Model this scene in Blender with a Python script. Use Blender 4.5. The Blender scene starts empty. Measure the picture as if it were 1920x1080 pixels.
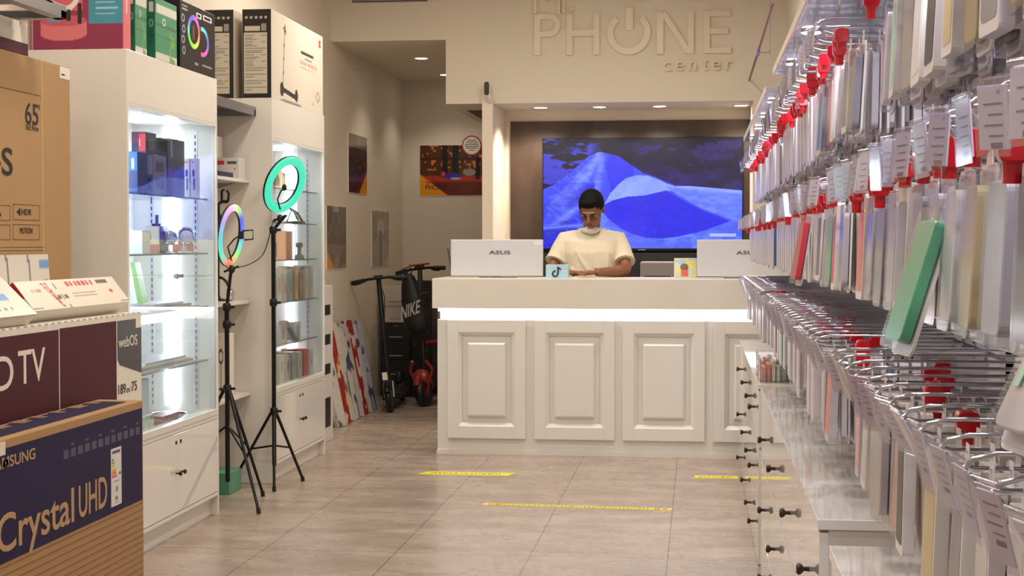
import bpy, bmesh, math, random
import numpy as np
from mathutils import Vector, Matrix, Euler

random.seed(7)
PI = math.pi
scene = bpy.context.scene
COL = scene.collection

# ------------------------------------------------------------------ camera
CAM_H = 1.35
F_PX = 2900.0
PITCH = math.atan(85 / F_PX)
YAW = math.atan(350 * math.cos(PITCH) / F_PX)
cam_data = bpy.data.cameras.new('camera')
cam_data.sensor_width = 36.0
cam_data.lens = 36.0 * F_PX / 1920.0
cam_data.clip_start = 0.05
cam_data.clip_end = 60
cam = bpy.data.objects.new('camera', cam_data)
COL.objects.link(cam)
cam.location = (0, 0, CAM_H)
cam.rotation_euler = (PI / 2 - PITCH, 0, YAW)
scene.camera = cam

# ------------------------------------------------------------------ world, exposure
world = bpy.data.worlds.new('world')
scene.world = world
world.use_nodes = True
world.node_tree.nodes['Background'].inputs[0].default_value = (1.0, 0.95, 0.90, 1)
world.node_tree.nodes['Background'].inputs[1].default_value = 0.34
scene.view_settings.view_transform = 'Standard'
scene.view_settings.look = 'None'
scene.view_settings.gamma = 1
scene.view_settings.use_curve_mapping = False
scene.view_settings.exposure = -0.1
scene.cycles.transparent_max_bounces = 24
scene.cycles.max_bounces = 8
scene.cycles.diffuse_bounces = 4
scene.cycles.glossy_bounces = 4
scene.cycles.sample_clamp_indirect = 6.0

WARM = (1.0, 0.91, 0.80)
COOL = (0.80, 0.86, 1.0)


def lamp(name, kind, loc, power, color, size=0.2, size_y=None, rot=(0, 0, 0), spot=None, blend=0.6):
    d = bpy.data.lights.new(name, kind)
    d.energy = power
    d.color = color
    if kind == 'AREA':
        d.size = size
        if size_y:
            d.shape = 'RECTANGLE'
            d.size_y = size_y
        else:
            d.shape = 'DISK'
    if kind == 'SPOT':
        d.spot_size = spot
        d.spot_blend = blend
        d.shadow_soft_size = size
    o = bpy.data.objects.new(name, d)
    COL.objects.link(o)
    o.location = loc
    o.rotation_euler = rot
    return o


CEIL = 3.35
HDR_Y = 11.65
TV_Y = 12.35
# the shop's ceiling downlights (fixtures are built with the ceiling)
CEILING_LAMPS = [(x, y) for y in (0.9, 3.0, 5.1, 7.2, 9.3) for x in (-1.75, -0.45)]
for (x, y) in CEILING_LAMPS:
    lamp('ceiling_lamp', 'AREA', (x, y, CEIL - 0.03), 15 if y < 8 else 25, WARM, size=0.34)
# counter soffit spots: filled in at SOFFIT_LAMPS below
SOFFIT_Z = 2.395

# ------------------------------------------------------------------ photo geometry helper
_a, _p = YAW, PITCH
_fw = (-math.sin(_a) * math.cos(_p), math.cos(_a) * math.cos(_p), -math.sin(_p))
_rt = (math.cos(_a), math.sin(_a), 0)
_up = (-math.sin(_a) * math.sin(_p), math.cos(_a) * math.sin(_p), math.cos(_p))


def pt(x, y, X=None, Y=None, z=None):
    """the room point on the plane X=, Y= or z= that the photograph shows at pixel x, y"""
    u = (x - 960) / F_PX
    v = (540 - y) / F_PX
    d = [_fw[i] + u * _rt[i] + v * _up[i] for i in range(3)]
    t = X / d[0] if X is not None else Y / d[1] if Y is not None else (z - CAM_H) / d[2]
    return Vector((d[0] * t, d[1] * t, CAM_H + d[2] * t))


# ------------------------------------------------------------------ mesh helpers
class MB:
    def __init__(self):
        self.v = []
        self.f = []
        self.sm = []

    def add(self, vs, fs, smooth=False):
        n = len(self.v)
        self.v += [tuple(p) for p in vs]
        self.f += [tuple(n + i for i in f) for f in fs]
        self.sm += [smooth] * len(fs)
        return self

    def box(self, a, b):
        x0, x1 = sorted((a[0], b[0]))
        y0, y1 = sorted((a[1], b[1]))
        z0, z1 = sorted((a[2], b[2]))
        vs = [(x0, y0, z0), (x1, y0, z0), (x1, y1, z0), (x0, y1, z0), (x0, y0, z1), (x1, y0, z1), (x1, y1, z1), (x0, y1, z1)]
        return self.add(vs, [(0, 3, 2, 1), (4, 5, 6, 7), (0, 1, 5, 4), (1, 2, 6, 5), (2, 3, 7, 6), (3, 0, 4, 7)])

    def obox(self, o, ux, uy, uz):
        """oblique box from corner o along three edge vectors"""
        o, ux, uy, uz = map(Vector, (o, ux, uy, uz))
        vs = [o, o + ux, o + ux + uy, o + uy, o + uz, o + ux + uz, o + ux + uy + uz, o + uy + uz]
        return self.add(vs, [(0, 3, 2, 1), (4, 5, 6, 7), (0, 1, 5, 4), (1, 2, 6, 5), (2, 3, 7, 6), (3, 0, 4, 7)])

    def tube(self, pts, r, n=8, closed=False, caps=True):
        pts = [Vector(p) for p in pts]
        m = len(pts)
        rs = r if isinstance(r, (list, tuple)) else [r] * m
        rings = []
        ref = None
        for i in range(m):
            if closed:
                t = (pts[(i + 1) % m] - pts[i - 1]).normalized()
            else:
                t = (pts[min(i + 1, m - 1)] - pts[max(i - 1, 0)]).normalized()
            if ref is None:
                ref = Vector((0, 0, 1)) if abs(t.z) < 0.9 else Vector((1, 0, 0))
            s = (ref - t * ref.dot(t))
            if s.length < 1e-5:
                s = Vector((0, 1, 0)) - t * t.y
            s.normalize()
            ref = s
            w = t.cross(s)
            rings.append([pts[i] + (s * math.cos(2 * PI * k / n) + w * math.sin(2 * PI * k / n)) * rs[i] for k in range(n)])
        vs = [p for rg in rings for p in rg]
        fs = []
        for i in range(m if closed else m - 1):
            j = (i + 1) % m
            for k in range(n):
                fs.append((i * n + k, i * n + (k + 1) % n, j * n + (k + 1) % n, j * n + k))
        self.add(vs, fs, True)
        if caps and not closed:
            self.add(rings[0], [tuple(reversed(range(n)))])
            self.add(rings[-1], [tuple(range(n))])
        return self

    def lathe(self, prof, n=20, axis='Z', c=(0, 0, 0), smooth=True):
        """prof = [(radius, height)...]"""
        vs = []
        for (r, h) in prof:
            for k in range(n):
                a = 2 * PI * k / n
                x, y = r * math.cos(a), r * math.sin(a)
                q = {'Z': (x, y, h), 'X': (h, x, y), 'Y': (x, h, y)}[axis]
                vs.append((q[0] + c[0], q[1] + c[1], q[2] + c[2]))
        fs = []
        for i in range(len(prof) - 1):
            for k in range(n):
                fs.append((i * n + k, i * n + (k + 1) % n, (i + 1) * n + (k + 1) % n, (i + 1) * n + k))
        self.add(vs, fs, smooth)
        self.add(vs[:n], [tuple(reversed(range(n)))])
        self.add(vs[-n:], [tuple(range(n))])
        return self

    def ell(self, c, r, n=16, m=10, R=None, keep=None):
        """ellipsoid"""
        c = Vector(c)
        vs = []
        for i in range(m + 1):
            ph = PI * i / m
            for k in range(n):
                th = 2 * PI * k / n
                q = Vector((r[0] * math.sin(ph) * math.cos(th), r[1] * math.sin(ph) * math.sin(th), r[2] * math.cos(ph)))
                if R is not None:
                    q = R @ q
                vs.append(c + q)
        fs = []
        for i in range(m):
            for k in range(n):
                f = (i * n + k, (i + 1) * n + k, (i + 1) * n + (k + 1) % n, i * n + (k + 1) % n)
                if keep is None or keep(sum((vs[q] for q in f), Vector()) / 4):
                    fs.append(f)
        return self.add(vs, fs, True)

    def prism(self, poly, o, ux, uy, d):
        """2D polygon (ccw) placed at o + x*ux + y*uy, extruded by vector d"""
        o, ux, uy, d = map(Vector, (o, ux, uy, d))
        a = [o + ux * p[0] + uy * p[1] for p in poly]
        n = len(a)
        vs = a + [p + d for p in a]
        fs = [tuple(reversed(range(n))), tuple(range(n, 2 * n))]
        fs += [(k, (k + 1) % n, n + (k + 1) % n, n + k) for k in range(n)]
        return self.add(vs, fs)

    def xform(self, M):
        self.v = [tuple(M @ Vector(p)) for p in self.v]
        return self

    def mesh(self, name):
        me = bpy.data.meshes.new(name)
        me.from_pydata(self.v, [], self.f)
        me.polygons.foreach_set('use_smooth', self.sm)
        me.validate()
        me.update()
        return me

    def build(self, name, mat, parent=None, bevel=0.0, loc=None, fix=True):
        me = self.mesh(name)
        if fix:
            bm = bmesh.new()
            bm.from_mesh(me)
            bmesh.ops.recalc_face_normals(bm, faces=bm.faces)
            bm.to_mesh(me)
            bm.free()
        return link(name, me, mat, parent, bevel, loc)


def link(name, me, mat, parent=None, bevel=0.0, loc=None):
    o = bpy.data.objects.new(name, me)
    COL.objects.link(o)
    if mat is not None and not me.materials:
        me.materials.append(mat)
    if parent is not None:
        o.parent = parent
    if bevel:
        b = o.modifiers.new('bevel', 'BEVEL')
        b.width = bevel
        b.segments = 2
        b.limit_method = 'ANGLE'
        b.angle_limit = math.radians(40)
    if loc is not None:
        o.location = loc
    return o


def rrect(w, h, r, n=4, x=0, y=0):
    """rounded rectangle centred on x, y"""
    out = []
    for (cx, cy, a0) in ((w / 2 - r, h / 2 - r, 0), (-w / 2 + r, h / 2 - r, PI / 2), (-w / 2 + r, -h / 2 + r, PI), (w / 2 - r, -h / 2 + r, 1.5 * PI)):
        for i in range(n + 1):
            a = a0 + PI / 2 * i / n
            out.append((x + cx + r * math.cos(a), y + cy + r * math.sin(a)))
    return out


def tag(o, label=None, cat=None, group=None, kind=None):
    if label:
        o['label'] = label
    if cat:
        o['category'] = cat
    if group:
        o['group'] = group
    if kind:
        o['kind'] = kind
    return o


def thing(name, label, cat, loc=(0, 0, 0), rot=(0, 0, 0), group=None):
    o = bpy.data.objects.new(name, None)
    o.empty_display_size = 0.05
    COL.objects.link(o)
    o.location = loc
    o.rotation_euler = rot
    return tag(o, label, cat, group)


def struct(o):
    o['kind'] = 'structure'
    return o


CHILDREN = {}


def copy_tree(o, parent=None):
    c = o.copy()
    COL.objects.link(c)
    if parent is not None:
        c.parent = parent
    for ch in list(o.children):
        copy_tree(ch, c)
    return c


# ------------------------------------------------------------------ materials
def srgb(c):
    return tuple((x / 255.0 / 12.92) if x / 255.0 <= 0.04045 else ((x / 255.0 + 0.055) / 1.055) ** 2.4 for x in c)


_mats = {}


def mat(name, rgb, rough=0.5, metal=0.0, emit=None, es=1.0, spec=0.5, coat=0.0, noise=0.0, nscale=30.0, bump=0.0, alpha=1.0):
    if name in _mats:
        return _mats[name]
    m = bpy.data.materials.new(name)
    m.use_nodes = True
    nt = m.node_tree
    b = nt.nodes['Principled BSDF']
    c = srgb(rgb)
    b.inputs['Base Color'].default_value = (*c, 1)
    b.inputs['Roughness'].default_value = rough
    b.inputs['Metallic'].default_value = metal
    b.inputs['Specular IOR Level'].default_value = spec
    b.inputs['Coat Weight'].default_value = coat
    b.inputs['Alpha'].default_value = alpha
    if emit:
        b.inputs['Emission Color'].default_value = (*srgb(emit), 1)
        b.inputs['Emission Strength'].default_value = es
    if noise or bump:
        tc = nt.nodes.new('ShaderNodeTexCoord')
        n = nt.nodes.new('ShaderNodeTexNoise')
        n.inputs['Scale'].default_value = nscale
        n.inputs['Detail'].default_value = 4
        nt.links.new(tc.outputs['Object'], n.inputs['Vector'])
        if noise:
            r = nt.nodes.new('ShaderNodeMix')
            r.data_type = 'RGBA'
            r.inputs[6].default_value = (*[x * (1 - noise) for x in c], 1)
            r.inputs[7].default_value = (*[min(1, x * (1 + noise)) for x in c], 1)
            nt.links.new(n.outputs['Fac'], r.inputs[0])
            nt.links.new(r.outputs[2], b.inputs['Base Color'])
        if bump:
            bp = nt.nodes.new('ShaderNodeBump')
            bp.inputs['Strength'].default_value = bump
            bp.inputs['Distance'].default_value = 0.002
            nt.links.new(n.outputs['Fac'], bp.inputs['Height'])
            nt.links.new(bp.outputs['Normal'], b.inputs['Normal'])
    _mats[name] = m
    return m


def mat_clear(name, tint=(1, 1, 1), base=0.04, rough=0.02, gain=1.0):
    """thin clear sheet: transparent with a fresnel reflection"""
    if name in _mats:
        return _mats[name]
    m = bpy.data.materials.new(name)
    m.use_nodes = True
    nt = m.node_tree
    nt.nodes.clear()
    out = nt.nodes.new('ShaderNodeOutputMaterial')
    mix = nt.nodes.new('ShaderNodeMixShader')
    tr = nt.nodes.new('ShaderNodeBsdfTransparent')
    gl = nt.nodes.new('ShaderNodeBsdfGlossy')
    lw = nt.nodes.new('ShaderNodeLayerWeight')
    lw.inputs['Blend'].default_value = 0.5
    fr = nt.nodes.new('ShaderNodeMath')
    fr.operation = 'POWER'
    fr.inputs[1].default_value = 4.5
    nt.links.new(lw.outputs['Facing'], fr.inputs[0])
    mu = nt.nodes.new('ShaderNodeMath')
    mu.operation = 'MULTIPLY_ADD'
    mu.inputs[1].default_value = gain
    mu.inputs[2].default_value = base
    mu.use_clamp = True
    tr.inputs['Color'].default_value = (*tint, 1)
    gl.inputs['Roughness'].default_value = rough
    nt.links.new(fr.outputs[0], mu.inputs[0])
    nt.links.new(mu.outputs[0], mix.inputs[0])
    nt.links.new(tr.outputs[0], mix.inputs[1])
    nt.links.new(gl.outputs[0], mix.inputs[2])
    nt.links.new(mix.outputs[0], out.inputs[0])
    _mats[name] = m
    return m


def mat_art(name, rough=0.4, emit=0.0, spec=0.5):
    """printed or displayed picture: reads the mesh's colour attribute"""
    if name in _mats:
        return _mats[name]
    m = bpy.data.materials.new(name)
    m.use_nodes = True
    nt = m.node_tree
    b = nt.nodes['Principled BSDF']
    at = nt.nodes.new('ShaderNodeVertexColor')
    at.layer_name = 'art'
    b.inputs['Roughness'].default_value = rough
    b.inputs['Specular IOR Level'].default_value = spec
    if emit:
        b.inputs['Base Color'].default_value = (0.01, 0.01, 0.012, 1)
        nt.links.new(at.outputs[0], b.inputs['Emission Color'])
        b.inputs['Emission Strength'].default_value = emit
    else:
        nt.links.new(at.outputs[0], b.inputs['Base Color'])
    _mats[name] = m
    return m


def art(name, o, ux, uy, nx, ny, func, material, parent=None, d=None):
    """picture on a flat quad: o top-left corner, ux to the right, uy downwards; func(U, V) gives sRGB 0..255 (N,3)"""
    o, ux, uy = Vector(o), Vector(ux), Vector(uy)
    uu, vv = np.meshgrid(np.linspace(0, 1, nx), np.linspace(0, 1, ny))
    U, V = uu.ravel(), vv.ravel()
    P = np.outer(np.ones_like(U), np.array(o)) + np.outer(U, np.array(ux)) + np.outer(V, np.array(uy))
    idx = np.arange(nx * ny).reshape(ny, nx)
    F = np.stack([idx[1:, :-1].ravel(), idx[1:, 1:].ravel(), idx[:-1, 1:].ravel(), idx[:-1, :-1].ravel()], 1)
    me = bpy.data.meshes.new(name)
    me.from_pydata(P.tolist(), [], F.tolist())
    c = np.clip(func(U, V) / 255.0, 0, 1)
    lin = np.where(c <= 0.04045, c / 12.92, ((c + 0.055) / 1.055) ** 2.4)
    ca = me.color_attributes.new('art', 'FLOAT_COLOR', 'POINT')
    ca.data.foreach_set('color', np.hstack([lin, np.ones((len(lin), 1))]).astype(np.float32).ravel())
    me.update()
    return link(name, me, material, parent)


def vnoise(U, V, s, seed=0):
    """cheap value noise 0..1"""
    rng = np.random.RandomState(seed)
    g = rng.rand(64, 64)
    x, y = U * s, V * s
    xi, yi = np.floor(x).astype(int), np.floor(y).astype(int)
    fx, fy = x - xi, y - yi
    fx, fy = fx * fx * (3 - 2 * fx), fy * fy * (3 - 2 * fy)
    G = lambda a, b: g[a % 64, b % 64]
    return (G(xi, yi) * (1 - fx) + G(xi + 1, yi) * fx) * (1 - fy) + (G(xi, yi + 1) * (1 - fx) + G(xi + 1, yi + 1) * fx) * fy


def blend(c, colr, m):
    m = np.clip(np.asarray(m, float), 0, 1)[:, None]
    return c * (1 - m) + np.array(colr, float) * m


def rect(U, V, u0, u1, v0, v1):
    return ((U >= u0) & (U <= u1) & (V >= v0) & (V <= v1)).astype(float)


def ringm(U, V, cu, cv, ru, rv, w):
    q = np.sqrt(((U - cu) / ru) ** 2 + ((V - cv) / rv) ** 2)
    return (np.abs(q - 1) < w).astype(float)


def disc(U, V, cu, cv, ru, rv):
    return ((((U - cu) / ru) ** 2 + ((V - cv) / rv) ** 2) < 1).astype(float)


def text(name, s, mt, parent, o, ux, uy, w, h, depth=0.001, bold=0.0):
    """lettering fitted to a w x h rectangle: o bottom-left, ux along the line, uy up"""
    cu = bpy.data.curves.new(name, 'FONT')
    cu.body = s
    cu.size = 1
    cu.offset = bold
    cu.resolution_u = 4
    tmp = bpy.data.objects.new(name, cu)
    COL.objects.link(tmp)
    bpy.context.view_layer.update()
    dg = bpy.context.evaluated_depsgraph_get()
    me = bpy.data.meshes.new_from_object(tmp.evaluated_get(dg))
    bpy.data.objects.remove(tmp)
    bpy.data.curves.remove(cu)
    xs = [v.co.x for v in me.vertices]
    ys = [v.co.y for v in me.vertices]
    x0, x1, y0, y1 = min(xs), max(xs), min(ys), max(ys)
    o, ux, uy = Vector(o), Vector(ux).normalized(), Vector(uy).normalized()
    nz = ux.cross(uy)
    bm = bmesh.new()
    bm.from_mesh(me)
    bmesh.ops.dissolve_limit(bm, angle_limit=0.02, verts=bm.verts, edges=bm.edges)
    ge = bmesh.ops.extrude_face_region(bm, geom=list(bm.faces))
    top = [g for g in ge['geom'] if isinstance(g, bmesh.types.BMVert)]
    for v in top:
        v.co.z += 1.0
    for v in bm.verts:
        v.co = o + ux * ((v.co.x - x0) / (x1 - x0) * w) + uy * ((v.co.y - y0) / (y1 - y0) * h) + nz * (v.co.z * depth + 0.0004)
    bmesh.ops.recalc_face_normals(bm, faces=bm.faces)
    bm.to_mesh(me)
    bm.free()
    me.name = name
    me.materials.clear()
    me.polygons.foreach_set('use_smooth', [False] * len(me.polygons))
    return link(name, me, mt, parent)


WALL = mat('wall_paint', (226, 216, 200), 0.6, noise=0.02, nscale=3, bump=0.15)
WHITE = mat('white_lacquer', (232, 227, 218), 0.22, spec=0.5)
WHITE_G = mat('white_high_gloss', (232, 229, 224), 0.06, spec=0.6, coat=0.6)
CHROME = mat('chrome', (205, 205, 212), 0.14, metal=1.0)
STEEL = mat('brushed_steel', (150, 150, 152), 0.35, metal=0.9)
BLACK = mat('black_plastic', (14, 14, 15), 0.4)
BLACKM = mat('black_metal', (18, 18, 19), 0.3, metal=0.3)
RED = mat('red_plastic', (200, 14, 30), 0.25, coat=0.3)
CARD = mat('brown_cardboard', (174, 138, 94), 0.8, noise=0.05, nscale=12)
CARD_D = mat('dark_cardboard', (140, 108, 72), 0.85, noise=0.06, nscale=12)
PAPER = mat('white_cardboard', (232, 226, 214), 0.5)
INK = mat('black_ink', (25, 22, 20), 0.6)
GLASS = mat_clear('clear_glass', (0.93, 0.97, 0.97), 0.03, 0.01, 1.0)
BLISTER = mat_clear('clear_blister', (0.95, 0.95, 0.98), 0.10, 0.16, 0.8)
SLEEVE = mat_clear('price_sleeve', (0.95, 0.94, 1.0), 0.12, 0.12, 0.8)
LED = mat('cool_led', (255, 255, 255), 0.5, emit=(225, 232, 255), es=16)
SPOT_E = mat('lamp_glow', (255, 255, 255), 0.5, emit=(255, 238, 220), es=14)
ART = mat_art('printed_art', 0.35)
ARTG = mat_art('glossy_printed_art', 0.12)
SCREEN = mat_art('screen_picture', 0.12, emit=1.2)
GREYP = mat('grey_plastic', (120, 120, 124), 0.4)
PRICE = mat('price_card', (226, 222, 230), 0.4)

# ================================================================== STRUCTURE
LX = -2.8      # left wall
RX = 0.64      # right wall


def floor_material():
    m = bpy.data.materials.new('floor_tiles')
    m.use_nodes = True
    nt = m.node_tree
    N = nt.nodes.new
    L = nt.links.new
    b = nt.nodes['Principled BSDF']
    geo = N('ShaderNodeNewGeometry')
    sep = N('ShaderNodeSeparateXYZ')
    L(geo.outputs['Position'], sep.inputs[0])

    def line(out, period, off, w):
        a = N('ShaderNodeMath'); a.operation = 'ADD'; a.inputs[1].default_value = off
        L(out, a.inputs[0])
        p = N('ShaderNodeMath'); p.operation = 'PINGPONG'; p.inputs[1].default_value = period / 2
        L(a.outputs[0], p.inputs[0])
        c = N('ShaderNodeMath'); c.operation = 'LESS_THAN'; c.inputs[1].default_value = w
        L(p.outputs[0], c.inputs[0])
        return c.outputs[0]
    lx = line(sep.outputs[0], 0.59, 0.717 + 5.9, 0.0022)
    ly = line(sep.outputs[1], 1.245, -6.60 + 12.45, 0.0030)
    mx = N('ShaderNodeMath'); mx.operation = 'MAXIMUM'
    L(lx, mx.inputs[0]); L(ly, mx.inputs[1])
    mp = N('ShaderNodeMapping'); mp.inputs['Scale'].default_value = (0.9, 2.2, 1)
    L(geo.outputs['Position'], mp.inputs[0])
    n1 = N('ShaderNodeTexNoise'); n1.inputs['Scale'].default_value = 2.6; n1.inputs['Detail'].default_value = 7; n1.inputs['Roughness'].default_value = 0.62
    L(mp.outputs[0], n1.inputs['Vector'])
    n2 = N('ShaderNodeTexNoise'); n2.inputs['Scale'].default_value = 18; n2.inputs['Detail'].default_value = 5
    L(mp.outputs[0], n2.inputs['Vector'])
    cr = N('ShaderNodeValToRGB')
    cr.color_ramp.elements[0].position = 0.3
    cr.color_ramp.elements[0].color = (*srgb((138, 122, 110)), 1)
    cr.color_ramp.elements[1].position = 0.72
    cr.color_ramp.elements[1].color = (*srgb((188, 171, 156)), 1)
    ad = N('ShaderNodeMath'); ad.operation = 'MULTIPLY_ADD'; ad.inputs[1].default_value = 0.25
    L(n2.outputs['Fac'], ad.inputs[0])
    sc_ = N('ShaderNodeMath'); sc_.operation = 'MULTIPLY'; sc_.inputs[1].default_value = 0.76
    L(n1.outputs['Fac'], sc_.inputs[0])
    L(sc_.outputs[0], ad.inputs[2])
    L(ad.outputs[0], cr.inputs[0])
    mix = N('ShaderNodeMix'); mix.data_type = 'RGBA'
    L(mx.outputs[0], mix.inputs[0])
    L(cr.outputs[0], mix.inputs[6])
    mix.inputs[7].default_value = (*srgb((100, 90, 80)), 1)
    L(mix.outputs[2], b.inputs['Base Color'])
    b.inputs['Roughness'].default_value = 0.27
    rr = N('ShaderNodeMath'); rr.operation = 'MULTIPLY_ADD'; rr.inputs[1].default_value = 0.22; rr.inputs[2].default_value = 0.16
    L(n1.outputs['Fac'], rr.inputs[0])
    L(rr.outputs[0], b.inputs['Roughness'])
    b.inputs['Specular IOR Level'].default_value = 0.45
    return m


struct(MB().box((LX - 0.2, -1.5, -0.1), (1.4, 15.2, 0)).build('floor', floor_material()))
struct(MB().box((LX - 0.15, -1.5, 0), (LX, 15.0, CEIL)).build('wall_left', WALL))
struct(MB().box((RX, -1.5, 0), (RX + 0.15, 12.6, CEIL)).build('wall_right', WALL))
struct(MB().box((LX - 0.15, -1.5, CEIL), (1.4, HDR_Y + 0.5, CEIL + 0.1)).build('ceiling', WALL))

h0 = pt(627, 78, Y=HDR_Y)     # opening's upper left
NZ = h0.z
h1 = pt(836, 195, Y=HDR_Y)    # step corner
SOFFIT_Z = h1.z
STEP_X = h1.x
COLX0 = pt(905, 300, Y=HDR_Y).x
COLX1 = pt(925, 300, Y=HDR_Y).x
RECX1 = pt(1400, 222, Y=TV_Y).x
CORNER = pt(755, 148, X=LX)
# header wall with the lower part over the counter, and the beam going back
struct(MB().box((LX, HDR_Y, NZ), (STEP_X, HDR_Y + 0.12, CEIL)).box((STEP_X, HDR_Y, SOFFIT_Z), (1.0, TV_Y + 0.1, CEIL)).box((STEP_X, TV_Y + 0.1, SOFFIT_Z), (COLX0, 13.4, CEIL)).build('wall_header', WALL))
struct(MB().box((LX, CORNER.y, 0), (0.9, CORNER.y + 0.1, CEIL)).build('wall_niche_back', WALL))
struct(MB().box((LX, HDR_Y + 0.12, NZ), (COLX1, CORNER.y, NZ + 0.08)).build('ceiling_niche', WALL))
struct(MB().box((COLX0, HDR_Y - 0.03, 0), (COLX1, CORNER.y, SOFFIT_Z + 0.06)).build('wall_partition', mat('partition_paint', (236, 224, 204), 0.5)))
struct(MB().box((COLX1, TV_Y, 0), (1.0, TV_Y + 0.1, SOFFIT_Z + 0.01)).build('wall_screen', WALL))
rx = pt(1412, 200, Y=HDR_Y).x
struct(MB().box((rx, HDR_Y + 0.001, 1.2), (1.0, TV_Y, SOFFIT_Z)).build('wall_recess_side', WALL))
struct(MB().box((LX, 15.0, 0), (1.4, 15.1, CEIL)).build('wall_far', WALL))

# brown stained panel behind the screen
bp0 = pt(957, 228, Y=TV_Y - 0.02)


def brown_material():
    m = bpy.data.materials.new('oxidised_brown_panel')
    m.use_nodes = True
    nt = m.node_tree
    b = nt.nodes['Principled BSDF']
    tc = nt.nodes.new('ShaderNodeTexCoord')
    mp = nt.nodes.new('ShaderNodeMapping')
    mp.inputs['Scale'].default_value = (2.0, 2.0, 1.0)
    n = nt.nodes.new('ShaderNodeTexNoise')
    n.inputs['Scale'].default_value = 2.5
    n.inputs['Detail'].default_value = 6
    cr = nt.nodes.new('ShaderNodeValToRGB')
    cr.color_ramp.elements[0].position = 0.3
    cr.color_ramp.elements[0].color = (*srgb((42, 31, 27)), 1)
    cr.color_ramp.elements[1].position = 0.75
    cr.color_ramp.elements[1].color = (*srgb((84, 62, 48)), 1)
    nt.links.new(tc.outputs['Object'], mp.inputs[0])
    nt.links.new(mp.outputs[0], n.inputs['Vector'])
    nt.links.new(n.outputs['Fac'], cr.inputs[0])
    nt.links.new(cr.outputs[0], b.inputs['Base Color'])
    b.inputs['Roughness'].default_value = 0.42
    return m


o = struct(MB().box((bp0.x, TV_Y - 0.02, 0.3), (rx, TV_Y, bp0.z)).build('wall_brown_panel', brown_material()))

# soffit downlights: trim ring + glowing lens, each with its spot
SOFFIT_LAMPS = [pt(x, y, z=SOFFIT_Z) for (x, y) in ((1007, 194.5), (1120, 193.5), (1235, 192.5), (1391, 190.5))]
NICHE_LAMPS = [pt(790, 108, z=NZ), pt(836, 139, z=NZ)]


def downlight(x, y, z, r, label, group=None, name='recessed_downlight'):
    t = thing(name, label, 'ceiling light', (x, y, z), group=group)
    MB().lathe([(r * 1.22, 0.0), (r * 1.22, -0.006), (r * 1.0, -0.009), (r, -0.002)], 24).build('trim_ring', WHITE, t)
    MB().lathe([(r * 0.97, -0.002), (r * 0.97, -0.007), (r * 0.5, -0.009)], 24).build('lens', SPOT_E, t)
    return t


side = ['leftmost', 'second from the left', 'third from the left', 'rightmost']
for i, p in enumerate(SOFFIT_LAMPS):
    yy = HDR_Y + 0.33
    downlight(p.x, yy, SOFFIT_Z, 0.052, 'round white downlight in the soffit above the big screen, %s of four' % side[i], 'downlights in the counter soffit')
    lamp('soffit_lamp', 'SPOT', (p.x, yy, SOFFIT_Z - 0.03), 42, (1.0, 0.88, 0.70), size=0.04, spot=math.radians(140), blend=0.5)
for i, p in enumerate(NICHE_LAMPS):
    downlight(p.x, p.y, NZ, 0.055, ['nearer round downlight in the low ceiling of the back passage', 'farther round downlight in the passage ceiling, half hidden by the header'][i])
    lamp('niche_lamp', 'SPOT', (p.x, p.y, NZ - 0.03), 12, (1.0, 0.87, 0.72), size=0.04, spot=math.radians(115), blend=0.6)
for (x, y) in CEILING_LAMPS:
    t = downlight(x, y, CEIL, 0.17, 'large round ceiling downlight of the sales floor, above the frame', 'sales floor ceiling downlights', name='ceiling_downlight')

# header vent
v0, v1 = pt(660, 6, Y=HDR_Y), pt(802, 3, Y=HDR_Y)
vent = thing('air_vent', 'long purple-grey slotted air vent high on the header wall', 'vent', (v0.x, HDR_Y, v0.z))
w = v1.x - v0.x
MB().box((-0.025, -0.008, -0.025), (w + 0.025, 0, 0)).box((-0.025, -0.008, 0.1), (w + 0.025, 0, 0.125)).box((-0.025, -0.008, 0), (0, 0, 0.1)).box((w, -0.008, 0), (w + 0.025, 0, 0.1)).build('vent_frame', WALL, vent)
g = MB()
for k in range(6):
    g.obox((0, -0.006, 0.004 + k * 0.016), (w, 0, 0), (0, 0.005, 0.008), (0, 0, 0.004))
g.build('vent_slats', mat('vent_grey', (112, 106, 122), 0.4), vent)

# dark grille under the beam
g0, g1, g2 = pt(876, 207, z=SOFFIT_Z), pt(905, 207, z=SOFFIT_Z), pt(897, 227, z=SOFFIT_Z)
t = thing('ceiling_grille', 'dark grille in the underside of the white beam beside the column', 'vent', (g0.x, g0.y, SOFFIT_Z))
gx = COLX0 - g0.x - 0.01
MB().box((0, 0, -0.004), (gx, g2.y - g0.y, -0.001)).build('grille_panel', mat('grille_dark', (74, 66, 62), 0.6), t)

# security camera on the column
c = pt(916, 185, Y=HDR_Y - 0.1)
t = thing('security_camera', 'white security camera with black face on top of the white column', 'camera', (c.x, HDR_Y, c.z - 0.03))
MB().lathe([(0.034, 0), (0.036, -0.012), (0.024, -0.03), (0.02, -0.05)], 16, axis='Y', c=(0, 0, 0.02)).build('mount', WHITE, t)
MB().tube([(0, -0.05, 0.02), (0, -0.085, 0.045), (-0.004, -0.10, 0.07)], [0.02, 0.022, 0.018], 12).build('swivel', WHITE, t)
b = MB().prism(rrect(0.046, 0.115, 0.022, 6), (-0.012, -0.115, 0.105), (1, 0, 0), (0, 0, 1), (0, 0.05, 0)).build('body', WHITE, t, bevel=0.004)
MB().prism(rrect(0.038, 0.103, 0.018, 6), (-0.012, -0.1152, 0.105), (1, 0, 0), (0, 0, 1), (0, -0.003, 0)).build('black_face', BLACK, t)

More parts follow.
